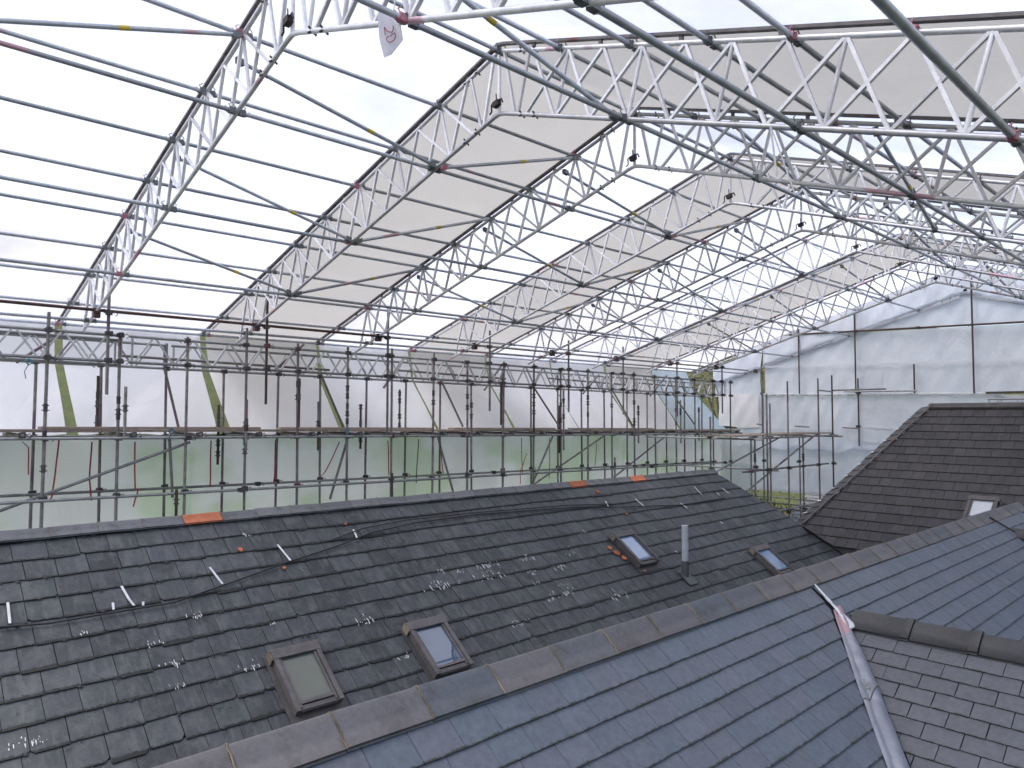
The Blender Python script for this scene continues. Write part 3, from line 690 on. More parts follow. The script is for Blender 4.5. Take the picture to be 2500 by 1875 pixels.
gsheet("gable_sheet", -13.75, -7.9, lambda x: -2.5+.0*x, lambda x: -.9, "bottom sheet of the gable above the far scaffold", 'sheet_gable', dy=.08)
for i, (a, b, z, h) in enumerate(((-12.2, 0, lambda x: 1.66-.02*(x+10), .035), (-9.0, -5.6, lambda x: -.32-.015*(x+9), .035), (-13.3, -9.1, lambda x: -.38, .012), (-8.98, -8.0, lambda x: -.78, .05), (-13.7, -8.1, lambda x: -1.62-.02*(x+13), .03), (-13.7, -7.9, lambda x: -2.47, .045), (-9.0, -5.6, lambda x: -.98, .04))):
    def P(u, v):
        x = a+(b-a)*u; zz = z(x)+h*(2*v-1); return (x, gy(x, zz)-.105+.006*math.sin(9*x), zz)
    tag(grid(MB(), P, 40, 1).build("sheet_seam", M['seam']), "%s white seam band from the top across the gable sheets" % ORD[i], "sheeting seam", "white seams of the gable sheets")
# rising seams towards the ridge
for i, sd_ in enumerate((-1, 1)):
    def P(u, v):
        x = XR+.15*sd_+sd_*3.6*u; zz = 3.42-.33*3.6*u*(.85)+.035*(2*v-1); return (x, YG-.14 if zz > roof_z(x)+.02 else YG-.08, zz)
    tag(grid(MB(), P, 30, 1).build("sheet_seam", M['seam']), "white seam rising to the gable peak from the %s" % ("left", "right")[i], "sheeting seam", "white seams of the gable sheets")
# folded white bundle along the rail
def P(u, v):
    x = -12.25+7.0*u; an = v*2*math.pi
    return (x, YG-.09+.028*math.cos(an)+.006*math.sin(30*x), lo(x)-.015+(.035+.012*math.sin(17*x)+.008*math.sin(41*x))*math.sin(an))
tag(grid(MB(), P, 120, 8).build("rolled_sheet", M['seam']), "rolled white edge of sheeting tied along the gable rail", "wall sheeting")
yy = YG-.075
for i, (x, a, b) in enumerate(((-10.97, .76, 2.9), (-9.16, .74, 3.26), (-7.48, .70, 1.56), (-5.95, .66, 3.95))):
    pole("gable_pole", x, yy-.06, a, b, ("left dark pole of the gable", "second dark pole of the gable, crossing the top rail", "short stub of pole rising above the gable rail", "tall dark pole up the middle of the gable to the ridge")[i], "poles of the gable", (hi(x),) if b > 2.8 else (), (), 'rust')
run("gable_rail", ((-11.3, yy-.06, hi(-11.3)), (1, yy-.06, hi(1))), .028, 'rust', "long dark rail across the upper gable", "rails of the gable", couplers=(.12, .32, .55))
run("gable_rail", ((-9.5, yy-.10, .79), (-7.4, yy-.10, .77)), .024, 'rail', "short dark rail at the top of the lower gable sheets", "rails of the gable")
for i, (x, z, L) in enumerate(((-12.25, -.27, .2), (-10.6, -.33, .5), (-9.05, -.36, .5))):
    run("putlog_tube", ((x-L, yy-.15, z+.02), (x, yy-.2, z)), .022, 'pole', "%s stub of tube poking through the creased gable sheet, from the left" % ORD[i], "stub tubes at the gable")
pole("gable_pole", -9.1, yy-.04, -.9, 1.2, "dark torn corner post between the two lower gable sheets", "poles of the gable", (-.3, .75), (), 'rust')
pole("gable_pole", -12.33, yy+.02, -1, 2.2, "olive brown corner post at the left end of the gable", "poles of the gable", (.8,), (), 'wood')
beam(0, -5.55, 1.0, lambda s: .48, lambda s: .05, "lattice beam glimpsed above the far dark roof at the right edge", axis='y' if False else 'x', y=23.0, pitch=.22, group="lattice beams along the eaves")
tag(MB().bar((-5.6, 23.15, .66), (1, 23.15, .66), (0, .1, 0), (0, 0, .03)).build("timber_plank", M['bark']), "dark brown plank above the lattice beam at the right edge", "plank")

# tag hanging from the nearest truss
tg = empty("plastic_tag", (-4.40, yn(0)-.065, 3.0), "white plastic tag with red marker writing hanging from the nearest truss", "tag")
to = lambda x, z: V((x+4.40, 0, z-3.0))
outl = [(-4.585, 3.021), (-4.47, 3.010), (-4.33, 2.911), (-4.251, 2.696), (-4.407, 2.651), (-4.505, 2.661), (-4.572, 2.834)]
# flat sheet with slight curl
m = MB(); vs = [to(x, z)+V((0, .012*math.sin(20*z), 0)) for x, z in outl]; vs2 = [v+V((0, .002, 0)) for v in vs]
k = len(vs); m.add(vs+vs2, [tuple(range(k)), tuple(range(2*k-1, k-1, -1))]+[(i, k+i, k+(i+1) % k, (i+1) % k) for i in range(k)])
m.build("sheet", M['tag'], tg)
for st in ([(-4.465, 2.811), (-4.478, 2.877), (-4.455, 2.845), (-4.429, 2.822), (-4.395, 2.805)], [(-4.364, 2.838), (-4.357, 2.815), (-4.368, 2.803), (-4.384, 2.797)], [(-4.397, 2.774), (-4.368, 2.782), (-4.342, 2.777), (-4.327, 2.757), (-4.335, 2.738), (-4.355, 2.726), (-4.385, 2.727), (-4.408, 2.734), (-4.435, 2.75), (-4.448, 2.770), (-4.438, 2.784), (-4.415, 2.781)]):
    MB().path([to(x, z)+V((0, -.016, 0)) for x, z in st], .0035, 5).build("marker_stroke", M['ink'], tg)
MB().path([to(-4.36, 3.07), to(-4.37, 3.0), to(-4.40, 2.93), to(-4.415, 2.82)], .005, 5).build("tie", M['alu'], tg)
tag(MB().tube((-2.79, yn(1)-.05, 2.36), (-2.74, yn(1)-.05, 1.93), .008, 6).tube((-2.79, yn(1)-.05, 2.36), (-2.60, yn(1)-.03, 1.75), .006, 6).build("white_rope", M['seam']), "white rope dangling from the second truss at the right", "rope")

# ================================================================ ROOFS
class Plane:
    def __init__(s, o, a, b): s.o, s.a, s.b = V(o), V(a).normalized(), V(b).normalized(); s.n = s.a.cross(s.b).normalized(); s.n = s.n if s.n.z > 0 else -s.n
    def P(s, a, b, n=0): return s.o+s.a*a+s.b*b+s.n*n
def clip(poly, region):
    out = poly
    for i in range(len(region)):
        p, q = region[i], region[(i+1) % len(region)]
        ex, ey = q[0]-p[0], q[1]-p[1]
        def side(t): return ex*(t[1]-p[1])-ey*(t[0]-p[0])
        res = []
        for j in range(len(out)):
            c, d = out[j], out[(j+1) % len(out)]
            sc, sd_ = side(c), side(d)
            if sc >= 0: res.append(c)
            if (sc >= 0) != (sd_ >= 0):
                t = sc/(sc-sd_); res.append((c[0]+(d[0]-c[0])*t, c[1]+(d[1]-c[1])*t))
        out = res
        if len(out) < 3: return []
    return out
def slates(name, pl, region, b0, gauge, wr, th, m, parent, rnd, holes=(), jit=.004, extra=None):
    """overlapping slates: every slate a tilted thin slab"""
    area = sum(region[i][0]*region[(i+1) % len(region)][1]-region[(i+1) % len(region)][0]*region[i][1] for i in range(len(region)))
    reg = region if area > 0 else region[::-1]
    amin = min(p[0] for p in reg); amax = max(p[0] for p in reg); bmax = max(p[1] for p in reg); bmin = min(p[1] for p in reg)
    mb = MB(); k = 0; b = b0
    while b < bmax:
        a = amin-rnd.uniform(0, wr[0]) if wr[0] != wr[1] else amin-(wr[0]/2 if k % 2 else 0)-.01
        if wr[0] != wr[1] and k % 2: a -= wr[0]/2
        while a < amax:
            wd = rnd.uniform(*wr); g = rnd.uniform(.002, .004) if wr[1] == .234 else rnd.uniform(.003, .009)
            lo_, hi_ = b-gauge-.03, b+rnd.uniform(-jit, jit)
            sk = rnd.uniform(-jit, jit)*.8
            if jit > .006:
                hi_ += .007*math.sin(a*1.3+k*.9)+(rnd.uniform(.008, .03) if rnd.random() < .06 else 0)
                sk += rnd.uniform(-.012, .012) if rnd.random() < .15 else 0
            pts = [(a+g/2, lo_), (a+wd-g/2, lo_)]
            e = 5
            for q in range(e+1):
                f = 1-q/e; pts.append((a+g/2+(wd-g)*f, hi_+sk*(f-.5)+rnd.uniform(-jit, jit)*.35))
            if jit > .006 and rnd.random() < .14:      # a broken corner
                cc_ = rnd.uniform(.015, .05)
                if rnd.random() < .5: pts[-1] = (a+g/2, hi_-cc_); pts[-2] = (a+g/2+cc_*rnd.uniform(.5, 1.2), pts[-2][1])
                else: pts[2] = (a+wd-g/2, hi_-cc_); pts[3] = (a+wd-g/2-cc_*rnd.uniform(.5, 1.2), pts[3][1])
            c_, d_ = (a+wd/2), (b-gauge/2)
            ok = True
            for (h0, h1, h2, h3) in holes:
                if h0 < c_ < h1 and h2 < d_ < h3: ok = False
            poly = clip(pts, reg) if ok else []
            if len(poly) > 2:
                lift = rnd.uniform(0, th*.35); tw = rnd.uniform(-.0025, .0025)
                top, bot, uv = [], [], []
                for (pa, pb) in poly:
                    v = (pb-lo_)/(b-lo_)
                    h = th*.4+v*th*1.7+lift*v+tw*((pa-a)/wd-.5)*v
                    top.append(pl.P(pa, pb, h)); bot.append(pl.P(pa, pb, h-th)); uv.append(((pa-a)/wd, (pb-(b-gauge))/gauge))
                n_ = len(top)
                nn = (top[1]-top[0]).cross(top[2]-top[1])
                f1 = tuple(range(n_)) if nn.dot(pl.n) > 0 else tuple(range(n_))[::-1]
                mb.add(top+bot, [f1]+[(i, (i+1) % n_, n_+(i+1) % n_, n_+i) for i in range(n_)], uvs=uv+uv)
            a += wd
        b += gauge; k += 1
    if extra: extra(mb)
    o = mb.build(name, m, parent)
    return o
def underlay(pl, region, parent, d=-.006, m='underlay', name="roof_deck", th=.08):
    mb = MB(); n_ = len(region)
    top = [pl.P(a, b, d) for a, b in region]; bot = [pl.P(a, b, d-th) for a, b in region]
    mb.add(top+bot, [tuple(range(n_)), tuple(range(2*n_-1, n_-1, -1))]+[(i, (i+1) % n_, n_+(i+1) % n_, n_+i) for i in range(n_)])
    return mb.build(name, M[m], parent)
rnd = random.Random(3)
def ridge_tiles(parent, p0, d, n, L, wing, drop, th, m, seed, name="ridge_tile", special=None, mortar=True, rise=0, sideway=None, lip=.0, wob=.004):
    r_ = random.Random(seed); d = V(d).normalized(); sd = V(sideway) if sideway else d.cross(Z3).normalized()
    prof = []
    for t in (-1, -.55, -.22, -.08, 0, .08, .22, .55, 1):
        prof.append((t*wing, -drop*(abs(t)**1.15 if abs(t) > .1 else abs(t)*.6)))
    for i in range(n):
        a = V(p0)+d*(i*L)+V((0, 0, r_.uniform(-wob, wob))); b = V(p0)+d*((i+1)*L-.006)+V((0, 0, r_.uniform(-wob, wob)))
        mb = MB(); rings = []
        ts = ((0, 0), (1, 0)) if not lip else ((0, 0), (.86, 0), (.865, lip), (1, lip))
        for t, up_ in ts:
            for layer in (0, 1):
                for (s_, z_) in prof:
                    k_ = 1+up_*2.2
                    rings.append(a.lerp(b, t)+sd*(s_*k_)+Z3*(z_*k_+up_-layer*th))
        m_ = len(prof); fs = []
        for q in range(len(ts)-1):
            o_ = q*2*m_; o2 = o_+2*m_
            fs += [(o_+j, o_+j+1, o2+j+1, o2+j) for j in range(m_-1)]
            fs += [(o_+m_+j+1, o_+m_+j, o2+m_+j, o2+m_+j+1) for j in range(m_-1)]
            fs += [(o_, o_+m_, o2+m_, o2), (o_+m_-1, o2+m_-1, o2+2*m_-1, o_+2*m_-1)]
        e_ = (len(ts)-1)*2*m_
        mb.add(rings, fs, True)
        mb.add(rings, [(j, j+1, m_+j+1, m_+j) for j in range(m_-1)]+[(e_+j+1, e_+j, e_+m_+j, e_+m_+j+1) for j in range(m_-1)])
        mt = M[special[i]] if special and i in special else M[m]
        o = mb.build(name, mt, parent)
        if special and i in special: o['label'] = "orange clay ridge tile"
        if mortar:
            jm = MB(); N_ = 16
            pts = []
            for j in range(N_+1):
                t = -1+2*j/N_
                s_ = t*wing*1.02; z_ = -drop*(abs(t)**1.15)*1.02+.002
                pts.append(b+sd*s_+Z3*z_+d*r_.uniform(-.006, .006)+d*.003)
            jm.path(pts, .0045, 5)
            jm.build("mortar_joint", M['mortar'], o)
# --- front house: blue grey slates
HF = empty("front_house", (0, 0, 0), "nearest house roof of clean blue grey slates with brown ridge tiles across the foreground", "house")
TF = .78; cF = math.sqrt(1+TF*TF)
PF = Plane((-2.88, 0, -1.31), (0, 1, 0), (1, 0, -TF))
regF = [(-2.5, 0), (13.0, 0), (13.0, 4.6), (-2.5, 4.6)]
# valley with the side gable: lines on the front slope
va, vb = (5.98, .42), (4.82, 1.52)                  # (y, b) top and lower point of the valley
sl = (vb[0]-va[0])/(vb[1]-va[1])
vy = lambda b: va[0]+sl*(b-va[1])
regF1 = [(-2.5, 0), (6.02, 0), (vy(.40)-.07, .40), (vy(4.6)-.07, 4.6), (-2.5, 4.6)]
regF2 = [(6.02, 0), (13, 0), (13, 4.6), (6.5, 4.6), (6.02, .45)]
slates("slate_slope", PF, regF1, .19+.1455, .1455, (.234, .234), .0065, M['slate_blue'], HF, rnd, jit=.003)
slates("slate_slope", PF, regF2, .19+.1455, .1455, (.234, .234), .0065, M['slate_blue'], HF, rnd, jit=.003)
underlay(PF, regF, HF, -.012)
PF2 = Plane((-2.88, 0, -1.31), (0, 1, 0), (-1, 0, -TF))
slates("rear_slate_slope", PF2, [(-2.5, 0), (13, 0), (13, 3.7), (-2.5, 3.7)], .19, .29, (.3, .3), .0065, M['slate_blue'], HF, rnd)
underlay(PF2, [(-2.5, 0), (13, 0), (13, 3.7), (-2.5, 3.7)], HF, -.012)
ridge_tiles(HF, (-2.875, 1.17-.45*8-.02, -1.272), (0, 1, -.0022), 35, .4535, .140, .108, .018, 'ridge_f', 5)
# side gable of the front house
TG = .655; GY, GZ = 6.11, -1.60
PG = Plane((-2.5, GY, GZ), (1, 0, 0), (0, -1, -TG))
cG = math.sqrt(1+TG*TG)
# region on side-gable plane right of the valley: (x+2.5, slope distance)
def gpt(y, b):    # a point of the valley given on the front slope, as coordinates on the gable slope
    p = PF.P(y, b); return (p.x+2.5, (GY-p.y)*cG)
g1 = gpt(*va); g2 = gpt(vy(3.6), 3.6)
regG = [(g1[0]+.03, .0), (4.0, 0), (4.0, g2[1]), (g2[0]+.05, g2[1]), (g1[0]+.05, g1[1])]
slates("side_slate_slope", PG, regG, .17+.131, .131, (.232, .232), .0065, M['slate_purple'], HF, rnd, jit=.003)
underlay(PG, regG, HF, -.012)
PG2 = Plane((-2.5, GY, GZ), (1, 0, 0), (0, 1, -TG))
rg2 = [(.0, 0), (4.0, 0), (4.0, 1.6), (1.55, 1.6)]
slates("side_rear_slope", PG2, rg2, .17, .131, (.232, .232), .0065, M['slate_purple'], HF, rnd)
underlay(PG2, rg2, HF, -.012)
ridge_tiles(HF, (-2.44, GY-.0, GZ+.045), (1, 0, 0), 9, .452, .155, .112, .022, 'ridge_g', 9, mortar=False, lip=.012)
# lead valley
def leadpt(b, s, h): p = PF.P(vy(b)+s, b); return p+V((0, 0, h))
lm = MB(); vs = []; segs = 44; prof = ((-.075, .018), (-.068, .030), (-.02, .020), (0, .012), (.02, .022), (.05, .040), (.085, .045), (.12, .040), (.15, .022))
for i in range(segs+1):
    b = .44+3.1*i/segs; step = .010*((i*3.1/segs) % .62 < .04)
    wd = .55+.45*min(1, (b-.44)/.5)
    for s_, h_ in prof: vs.append(leadpt(b, s_*wd*1.25+.022, h_+step+.004*math.sin(i*1.7+s_*40)))
k = len(prof)
lm.add(vs, [(i*k+j, i*k+j+1, (i+1)*k+j+1, (i+1)*k+j) for i in range(segs) for j in range(k-1)], True)
lm.build("lead_valley", M['lead'], HF)
for b in (1.07, 1.69, 2.3):
    pts = [leadpt(b-.02*abs(s_)/.09+.012, s_*1.25+.022, h_+.010) for s_, h_ in prof]
    MB().path(pts, .004, 5).build("lead_lap", M['track'], HF)
ls = MB()
for (y1, b1, w1), (y2, b2, w2) in (((6.03, .17, .008), (6.0, .30, .012)), ((6.0, .30, .018), (5.99, .36, .018)), ((5.99, .36, .012), (5.97, .46, .025)), ((5.97, .46, .03), (5.93, .60, .07))):
    p, q = PF.P(y1, b1, .032), PF.P(y2, b2, .034)
    ls.add([p-Y3*w1, p+Y3*w1, q+Y3*w2, q-Y3*w2, p-Y3*w1-Z3*.01, p+Y3*w1-Z3*.01, q+Y3*w2-Z3*.01, q-Y3*w2-Z3*.01], [(0, 1, 2, 3), (0, 4, 5, 1), (1, 5, 6, 2), (3, 2, 6, 7), (0, 3, 7, 4)])
ls.build("lead_flashing", M['clip'], HF)
mo = MB()
for i in range(26):
    p = leadpt(1.02+rnd.uniform(-.05, .06), .03+rnd.uniform(-.03, .05), .045+rnd.uniform(0, .02)); a_ = V([rnd.uniform(-1, 1) for _ in range(3)])*.012; b_ = V([rnd.uniform(-1, 1) for _ in range(3)])*.012
    mo.add([p, p+a_, p+a_+b_, p+b_], [(0, 1, 2, 3)])
mo.build("moss_clump", M['moss'], HF)
# far small gable at the right edge of the front slope
p0 = PF.P(11.62, .16); 
MB().path([PF.P(11.5, .1, .02), PF.P(11.56, .25, .03), PF.P(11.6, .42, .04)], .012, 6).build("dark_valley_edge", M['cable'], HF)
ridge_tiles(HF, (-2.60, 11.75, -1.50), (1, 0, 0), 4, .45, .15, .11, .02, 'ridge_g', 12, mortar=False, lip=.012)

# --- middle house: old dark slates
HB = empty("middle_house", (0, 0, 0), "long house roof of old dark slates with four skylights behind the nearest ridge", "house")
TB = .73; cB = math.sqrt(1+TB*TB)
PB = Plane((-9.0, 0, -1.225), (0, 1, 0), (1, 0, -TB))
regB = [(-3.0, 0), (14.72, 0), (16.95, 4.3), (-3.0, 4.3)]
SK = [(3.64, 2.52, .52, .72, "nearest skylight with greenish glass"), (5.30, 2.57, .54, .72, "skylight with a diagonal reflection"), (9.93, 1.76, .53, .72, "upper skylight beside the orange tile shards"), (13.24, 2.66, .58, .68, "farthest skylight, reflected sky painted blue into its glass")]
# lime splashes, ragged and drawn out down the slope
def splashes(sm):
    r_ = random.Random(21)
    spl = [(4.64, 2.02, .11), (5.95, 1.75, .17), (6.04, 1.50, .08), (6.81, 1.54, .10), (6.86, 1.76, .17), (7.62, 1.55, .10), (7.82, 2.30, .17), (7.5, 2.33, .08), (8.1, 1.84, .10), (6.67, 2.57, .10), (8.68, 2.58, .10), (8.90, 2.58, .14), (4.83, 2.58, .07), (7.51, 1.83, .07), (6.32, 1.56, .06), (6.89, 1.54, .09), (8.56, 1.61, .08), (2.87, 1.49, .07), (2.36, 1.74, .07), (2.5, 2.01, .08), (3.19, 2.25, .08), (1.25, 2.44, .08), (3.74, .42, .05), (2.47, 2.26, .05), (1.82, 1.44, .04), (1.34, 2.46, .05), (3.58, 1.76, .03), (9.2, 1.2, .05), (7.4, 2.0, .06)]
    for a, b, s_ in spl:
        for _ in range(int(4+s_*120)):
            aa = a+r_.gauss(0, s_*.75); bb = b-abs(r_.gauss(0, s_*.55)); w_ = r_.uniform(.0015, .006)*(1+s_*4); h_ = w_*r_.uniform(1.0, 7)
            n_ = r_.randint(5, 7); pts = []
            for q in range(n_):
                an = 2*math.pi*q/n_; rr = r_.uniform(.5, 1)
                pts.append(PB.P(aa+w_*rr*math.cos(an)+.2*h_*rr*math.sin(an)*r_.uniform(-.3, .3), bb+h_*rr*math.sin(an), .0265))
            sm.add(pts, [tuple(range(n_))], mi=1)
    r_ = random.Random(5)
    for _ in range(900):   # little moss cushions sitting on the course edges
        k_ = r_.randint(0, 15); b = .125+.266*k_+r_.uniform(-.006, .016); a = r_.uniform(.5, 15); s_ = r_.uniform(.004, .014)*(1.8 if r_.random() < .06 else 1)
        c_ = PB.P(a, b, .018); vs = [c_+PB.a*(s_*r_.uniform(1.2, 2.4))*math.cos(q*1.047)+PB.b*s_*math.sin(q*1.047) for q in range(6)]+[c_+PB.n*s_*1.0]
        sm.add(vs, [(q, (q+1) % 6, 6) for q in range(6)], True, mi=2)
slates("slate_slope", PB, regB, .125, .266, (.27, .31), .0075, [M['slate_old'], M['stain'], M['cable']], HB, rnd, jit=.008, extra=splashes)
underlay(PB, regB, HB, -.014)
PB2 = Plane((-9.0, 0, -1.225), (0, 1, 0), (-1, 0, -TB))
rB2 = [(-3.0, 0), (14.72, 0), (16.0, 2.9), (-3.0, 2.9)]
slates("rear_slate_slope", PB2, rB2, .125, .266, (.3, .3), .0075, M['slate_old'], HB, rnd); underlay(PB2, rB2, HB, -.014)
# hip end
PBh = Plane((-9.0, 14.75, -1.225), (1, 0, 0), (0, .78, -.95))
underlay(PBh, [(-.02, 0), (.02, 0), (3.3, 3.8), (-2.3, 3.8)], HB, -.006, 'underlay', "hip_end")
MB().box((-9.0, 6.5, -4.9), (2.6, 0, 0), (0, 9.0, 0), (0, 0, 1.6)).build("wall", M['render'], HB)
MB().box((-2.0, 5, -5.4), (2.6, 0, 0), (0, 7.0, 0), (0, 0, 1.6)).build("wall", M['render'], HF)
yB0 = 1.30-.45*9
# tile joints: orange tiles fall at y about 3.1, 10.3 and 12.4
spec = {}
for yo in (3.30, 10.05, 11.85): spec[int((yo-yB0)/.45)] = 'orange'
ridge_tiles(HB, (-9.0, yB0, -1.165), (0, 1, -.0015), 39, .45, .125, .085, .018, 'ridge_b', 15, special=spec, wob=.007)
M['glass_green'] = glassmat("greenish_skylight_glass", (.10, .12, .105)); M['glass_sky_tint'] = glassmat("sky_tinted_skylight_glass", (.08, .12, .18)); M['glass_sky_bright'] = glassmat("bright_sky_tinted_skylight_glass", (.20, .30, .46))  # reflected sky is painted into the base colour of the blue panes
def skylight(pl, parent, a, b, w_, h_, lab, gl='glass', rot=0):
    hw, hh = w_/2, h_/2; H = .095; hw -= .012
    def Q(x, y, z): return pl.P(a+x, b+y, z)
    root = MB()
    # kerb upstand and sloping flashing
    for (x0, x1, y0, y1) in ((-hw, -hw+.05, -hh, hh), (hw-.05, hw, -hh, hh), (-hw+.05, hw-.05, -hh, -hh+.05), (-hw+.05, hw-.05, hh-.05, hh)):
        root.box(Q((x0+x1)/2, (y0+y1)/2, H/2), pl.a*((x1-x0)/2), pl.b*((y1-y0)/2), pl.n*(H/2))
    o = root.build("skylight", M['frame'], parent); o['label'] = lab
    m = MB()
    t = .075
    m.box(Q(0, -hh+.045, H+.014), pl.a*(hw+.012), pl.b*.055, pl.n*.014)
    for s_ in (-1, 1):
        m.box(Q(s_*(hw-.014), .03, H+.012), pl.a*.024, pl.b*(hh-.02), pl.n*.012)
        m.box(Q(s_*(hw-.058), .03, H+.004), pl.a*.012, pl.b*(hh-.05), pl.n*.008)
    m.box(Q(0, hh-.075, H+.004), pl.a*(hw-.06), pl.b*.016, pl.n*.010); m.box(Q(0, hh-.02, H-.02), pl.a*(hw-.05), pl.b*.030, pl.n*.008)
    m.build("frame", M['frame'], o)
    MB().box(Q(0, -.01, H-.012), pl.a*(hw-.045), pl.b*(hh-.055), pl.n*.004).build("glass", M[gl], o)
    m = MB().box(Q(0, -hh-.008, H*.62), pl.a*(hw+.03), pl.b*.010, pl.n*(H*.62))
    for s_ in (-1, 1): m.box(Q(s_*(hw+.02), -hh+.05, H*.62), pl.a*.010, pl.b*.05, pl.n*(H*.55))
    m.build("timber_head", M['wood'], o)
    m = MB()
    for s_ in (-1, 1): m.box(Q(s_*(hw+.03), 0, .022), pl.a*.03, pl.b*(hh+.03), pl.n*.003)
    m.box(Q(0, hh+.05, .024), pl.a*(hw+.06), pl.b*.05, pl.n*.003)
    m.build("flashing", M['ridge_c'], o)
for (a, b, w_, h_, lab), gl in zip(SK, ('glass_green', 'glass_sky_tint', 'glass_sky_bright', 'glass_sky_bright')): skylight(PB, HB, a, b, w_, h_, lab, gl)
# lead clips
clips = [((1.29, .92), (1.28, 1.17)), ((2.26, .92), (2.29, 1.1)), ((2.29, 1.1), (2.32, 1.2)), ((2.14, 1.12), (2.13, 1.21)), ((2.41, 1.17), (2.40, 1.22)), ((3.18, .83), (3.24, 1.10)), ((4.06, .62), (4.12, .91)), ((5.16, .52), (5.14, .69)), ((10.36, .57), (10.31, .70)), ((11.21, .60), (11.25, .84)), ((12.39, .87), (12.44, 1.02)), ((13.39, .46), (13.35, .72)), ((13.94, .72), (13.93, .80)), ((14.3, .62), (14.33, .78)), ((10.9, 1.95), (10.93, 1.99)), ((13.0, 1.5), (13.03, 1.56))]
for (a0, b0), (a1, b1) in clips:
    MB().bar(PB.P(a0, b0, .030), PB.P(a1, b1, .030), PB.a*.011, PB.n*.003).build("lead_clip", M['clip'], HB)
cab = [(.6, 1.10), (1.2, 1.2), (1.57, 1.25), (2.32, 1.25), (2.69, 1.25), (3.26, 1.12), (4.1, .92), (4.8, .78), (5.4, .62), (6.11, .54), (7.35, .52), (9.45, .63), (10.57, .76), (12.4, .93), (14, .9)]
MB().path([PB.P(a, b, .036) for a, b in cab], .009, 6).build("cable", M['cable'], HB)
MB().path([PB.P(a-.1, b-.07+.03*math.sin(a), .036) for a, b in cab[7:13]], .008, 6).build("cable", M['cable'], HB)
# orange shards, moss lump, broken slates
for (a, b, r0) in ((9.44, 1.62, .06), (9.50, 1.74, .075), (9.56, 1.86, .06), (9.75, 2.2, .03), (10.4, .30, .05), (3.6, .62, .04), (5.1, .4, .025), (4.0, 1.0, .025), (10.6, .95, .03)):
    n_ = 7; pts = [PB.P(a+r0*random.uniform(.6, 1)*math.cos(q*2*math.pi/n_), b+r0*random.uniform(.6, 1)*math.sin(q*2*math.pi/n_), .034) for q in range(n_)]
    MB().add(pts+[p-PB.n*.012 for p in pts], [tuple(range(n_))]+[(i, (i+1) % n_, n_+(i+1) % n_, n_+i) for i in range(n_)]).build("clay_shard", M['orange'], HB)
# flue
fx, fy, fz = -6.995, 10.59, -2.68
MB().tube((fx, fy, fz), (fx, fy, -2.42), .062, 16).build("flue_collar", M['flue_d'], HB)
MB().tube((fx, fy, -2.42), (fx, fy, -1.83), .055, 16).build("flue_pipe", M['flue_w'], HB)
MB().box(PB.P(fy, 2.52, .03), PB.a*.12, PB.b*.16, PB.n*.005).build("lead_slate", M['flue_d'], HB)

# --- far house: brown black slates
HC = empty("far_house", (0, 0, 0), "tall dark brown slate roof with hipped end at the right, before the gable", "house")
TC = .78
PC = Plane((-5.72, 19.1, .26), (1, 0, 0), (0, -1, -TC))
cC = math.sqrt(1+TC*TC)
hipb = ((-7.35+5.72), (19.1-15.69)*cC)
vlow = ((-6.33+5.72), (19.1-15.22)*cC)
regC = [(0, 0), (9, 0), (9, 8.2), (2.6, 8.2), vlow, hipb]
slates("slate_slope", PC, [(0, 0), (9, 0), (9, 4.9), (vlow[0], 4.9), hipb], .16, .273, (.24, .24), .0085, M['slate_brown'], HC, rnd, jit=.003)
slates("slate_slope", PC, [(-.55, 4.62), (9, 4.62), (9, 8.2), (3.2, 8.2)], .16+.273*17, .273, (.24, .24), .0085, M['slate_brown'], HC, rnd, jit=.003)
underlay(PC, [(0, 0), (9, 0), (9, 8.2), (3, 8.2), vlow, hipb], HC, -.012)
ridge_tiles(HC, (-5.80, 19.1, .325), (1, 0, 0), 20, .46, .13, .10, .02, 'ridge_c', 31, mortar=True)
# hip capping: stepped slates along the hip
hA, hB_ = PC.P(0, 0, .02), PC.P(hipb[0], hipb[1], .02); dh = (hB_-hA); nh = 20
outw = V((-.93, .30, -.16)).normalized()
for i in range(nh):
    p = hA+dh*(i/nh); q = hA+dh*((i+1.12)/nh)
    up_ = dh.normalized().cross(outw); up_ = up_ if up_.z > 0 else -up_; q = q+V((0, 0, .004*(i % 3)))
    m = MB().add([p, q+up_*.014, q+outw*.30+up_*.014, p+outw*.30, p-up_*.01, q, q+outw*.30, p+outw*.30-up_*.01], [(0, 1, 2, 3), (4, 7, 6, 5), (0, 4, 5, 1), (1, 5, 6, 2), (2, 6, 7, 3), (3, 7, 4, 0)])
    o = m.build("hip_tile", M['ridge_c'], HC)
    if i % 2 == 1 and i < 19: MB().box(q+outw*.27+up_*.022, dh.normalized()*.018, outw*.05, up_*.006).build("lead_tab", M['clip'], o)
MB().path([hA+dh*(i/30)+V((0, 0, .035+.006*math.sin(i*2.1))) for i in range(31)], .02, 6).build("hip_bead", M['track'], HC)
skylight(PC, HC, -4.10+5.72, (19.1-16.40)*cC, .50, .64, "skylight with white blind on the far roof", 'glass_white')
PCh = Plane((-5.74, 19.1, .23), (0, 1, 0), (-.55, 0, -.80))
MB().box((-1.5, 19.5, -5.3), (5.0, 0, 0), (0, 2.6, 0), (0, 0, 1.8)).build("wall", M['render'], HC)

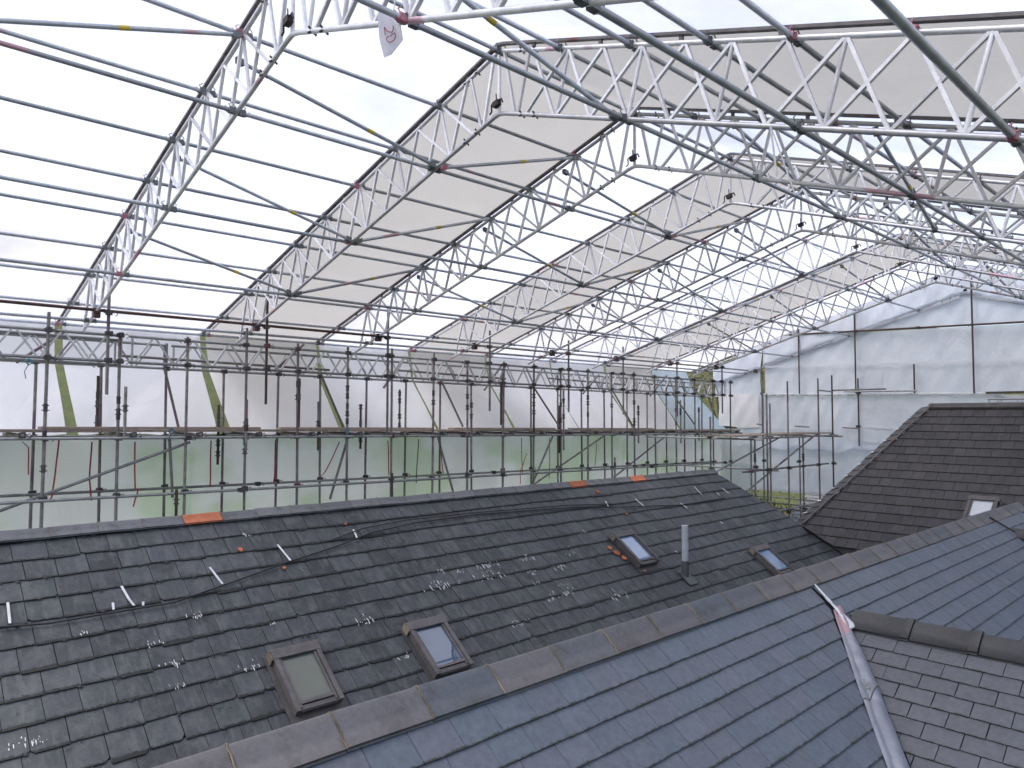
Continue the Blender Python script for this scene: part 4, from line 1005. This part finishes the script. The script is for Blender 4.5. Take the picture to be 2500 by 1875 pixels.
# --- pale low roof glimpsed behind the scaffold
HD = empty("low_outhouse", (0, 0, 0), "low outhouse with pale slates seen through the far scaffold", "outhouse")
PD = Plane((-12.3, 27.0, -2.72), (1, 0, 0), (.0, -1, -.42))
slates("slate_slope", PD, [(0, 0), (8, 0), (8, 6.0), (0, 6.0)], .2, .25, (.3, .3), .008, M['slate_pale'], HD, rnd); underlay(PD, [(0, 0), (8, 0), (8, 6.0), (0, 6.0)], HD)
MB().box((-7.5, 25.2, -5.6), (3.8, 0, 0), (0, 2.0, 0), (0, 0, 1.2)).build("wall", M['render'], HD)

# ---- vegetation outside
def bush(name, x, y, z, rx, rz, n, mt, lab, cat, trunk=1.0, leaf=.10, seed=1, group=None):
    r_ = random.Random(seed); e = empty(name, (x, y, z), lab, cat, group)
    tm = MB(); tips = []
    tm.tube((0, 0, -.3), (0, 0, trunk+rz*.6), .10*rx, 7, True, .04*rx)
    for i in range(9):
        an = r_.uniform(0, 6.28); t = V((math.cos(an)*rx*r_.uniform(.4, .8), math.sin(an)*rx*r_.uniform(.4, .8), trunk+rz*r_.uniform(.4, 1.6)))
        s_ = V((0, 0, trunk*r_.uniform(.6, 1.2))); tm.tube(s_, t, .04*rx, 5, False, .012*rx); tips.append(t)
    tm.build("trunk", M['bark'], e)
    m = MB()
    for i in range(n):
        c0 = r_.choice(tips); d = V((r_.gauss(0, 1), r_.gauss(0, 1), r_.gauss(0, .8)))*rx*.26; p = c0+d
        a = V((r_.gauss(0, 1), r_.gauss(0, 1), r_.gauss(0, 1))).normalized()*leaf; b = a.orthogonal().normalized()*leaf*.55
        m.add([p-a*.5, p+b*.5, p+a*.5, p-b*.5], [(0, 1, 2, 3)])
    m.build("crown", M[mt], e)
bush("garden_tree", -16.0, 27.3, -4.6, 2.0, 3.6, 6500, 'leaf_b', "bare brown twiggy tree outside the far corner of the sheeting", "tree", 3.2, .09, 2)
bush("shrub", -12.4, 25.5, -6.6, 1.6, 1.8, 5000, 'leaf_y', "yellow green shrub seen below the gable sheeting", "shrub", .6, .10, 3)
bush("shrub", -14.6, 25.2, -6.6, 1.5, 1.9, 5000, 'leaf', "green shrub beside the yellow one below the gable sheeting", "shrub", .6, .10, 4)
for i in range(9):
    bush("hedge_tree", -19.6-(i % 2)*.8, -.5+i*2.9, -6.8, 1.8, 1.5+.4*math.sin(i*2.3), 1700, 'leaf' if i % 3 else 'leaf_y', "tree of the green row behind the milky side sheeting, %s from the left" % ORD[i], "tree", 1.2, .24, 40+i, "green trees behind the side sheeting")
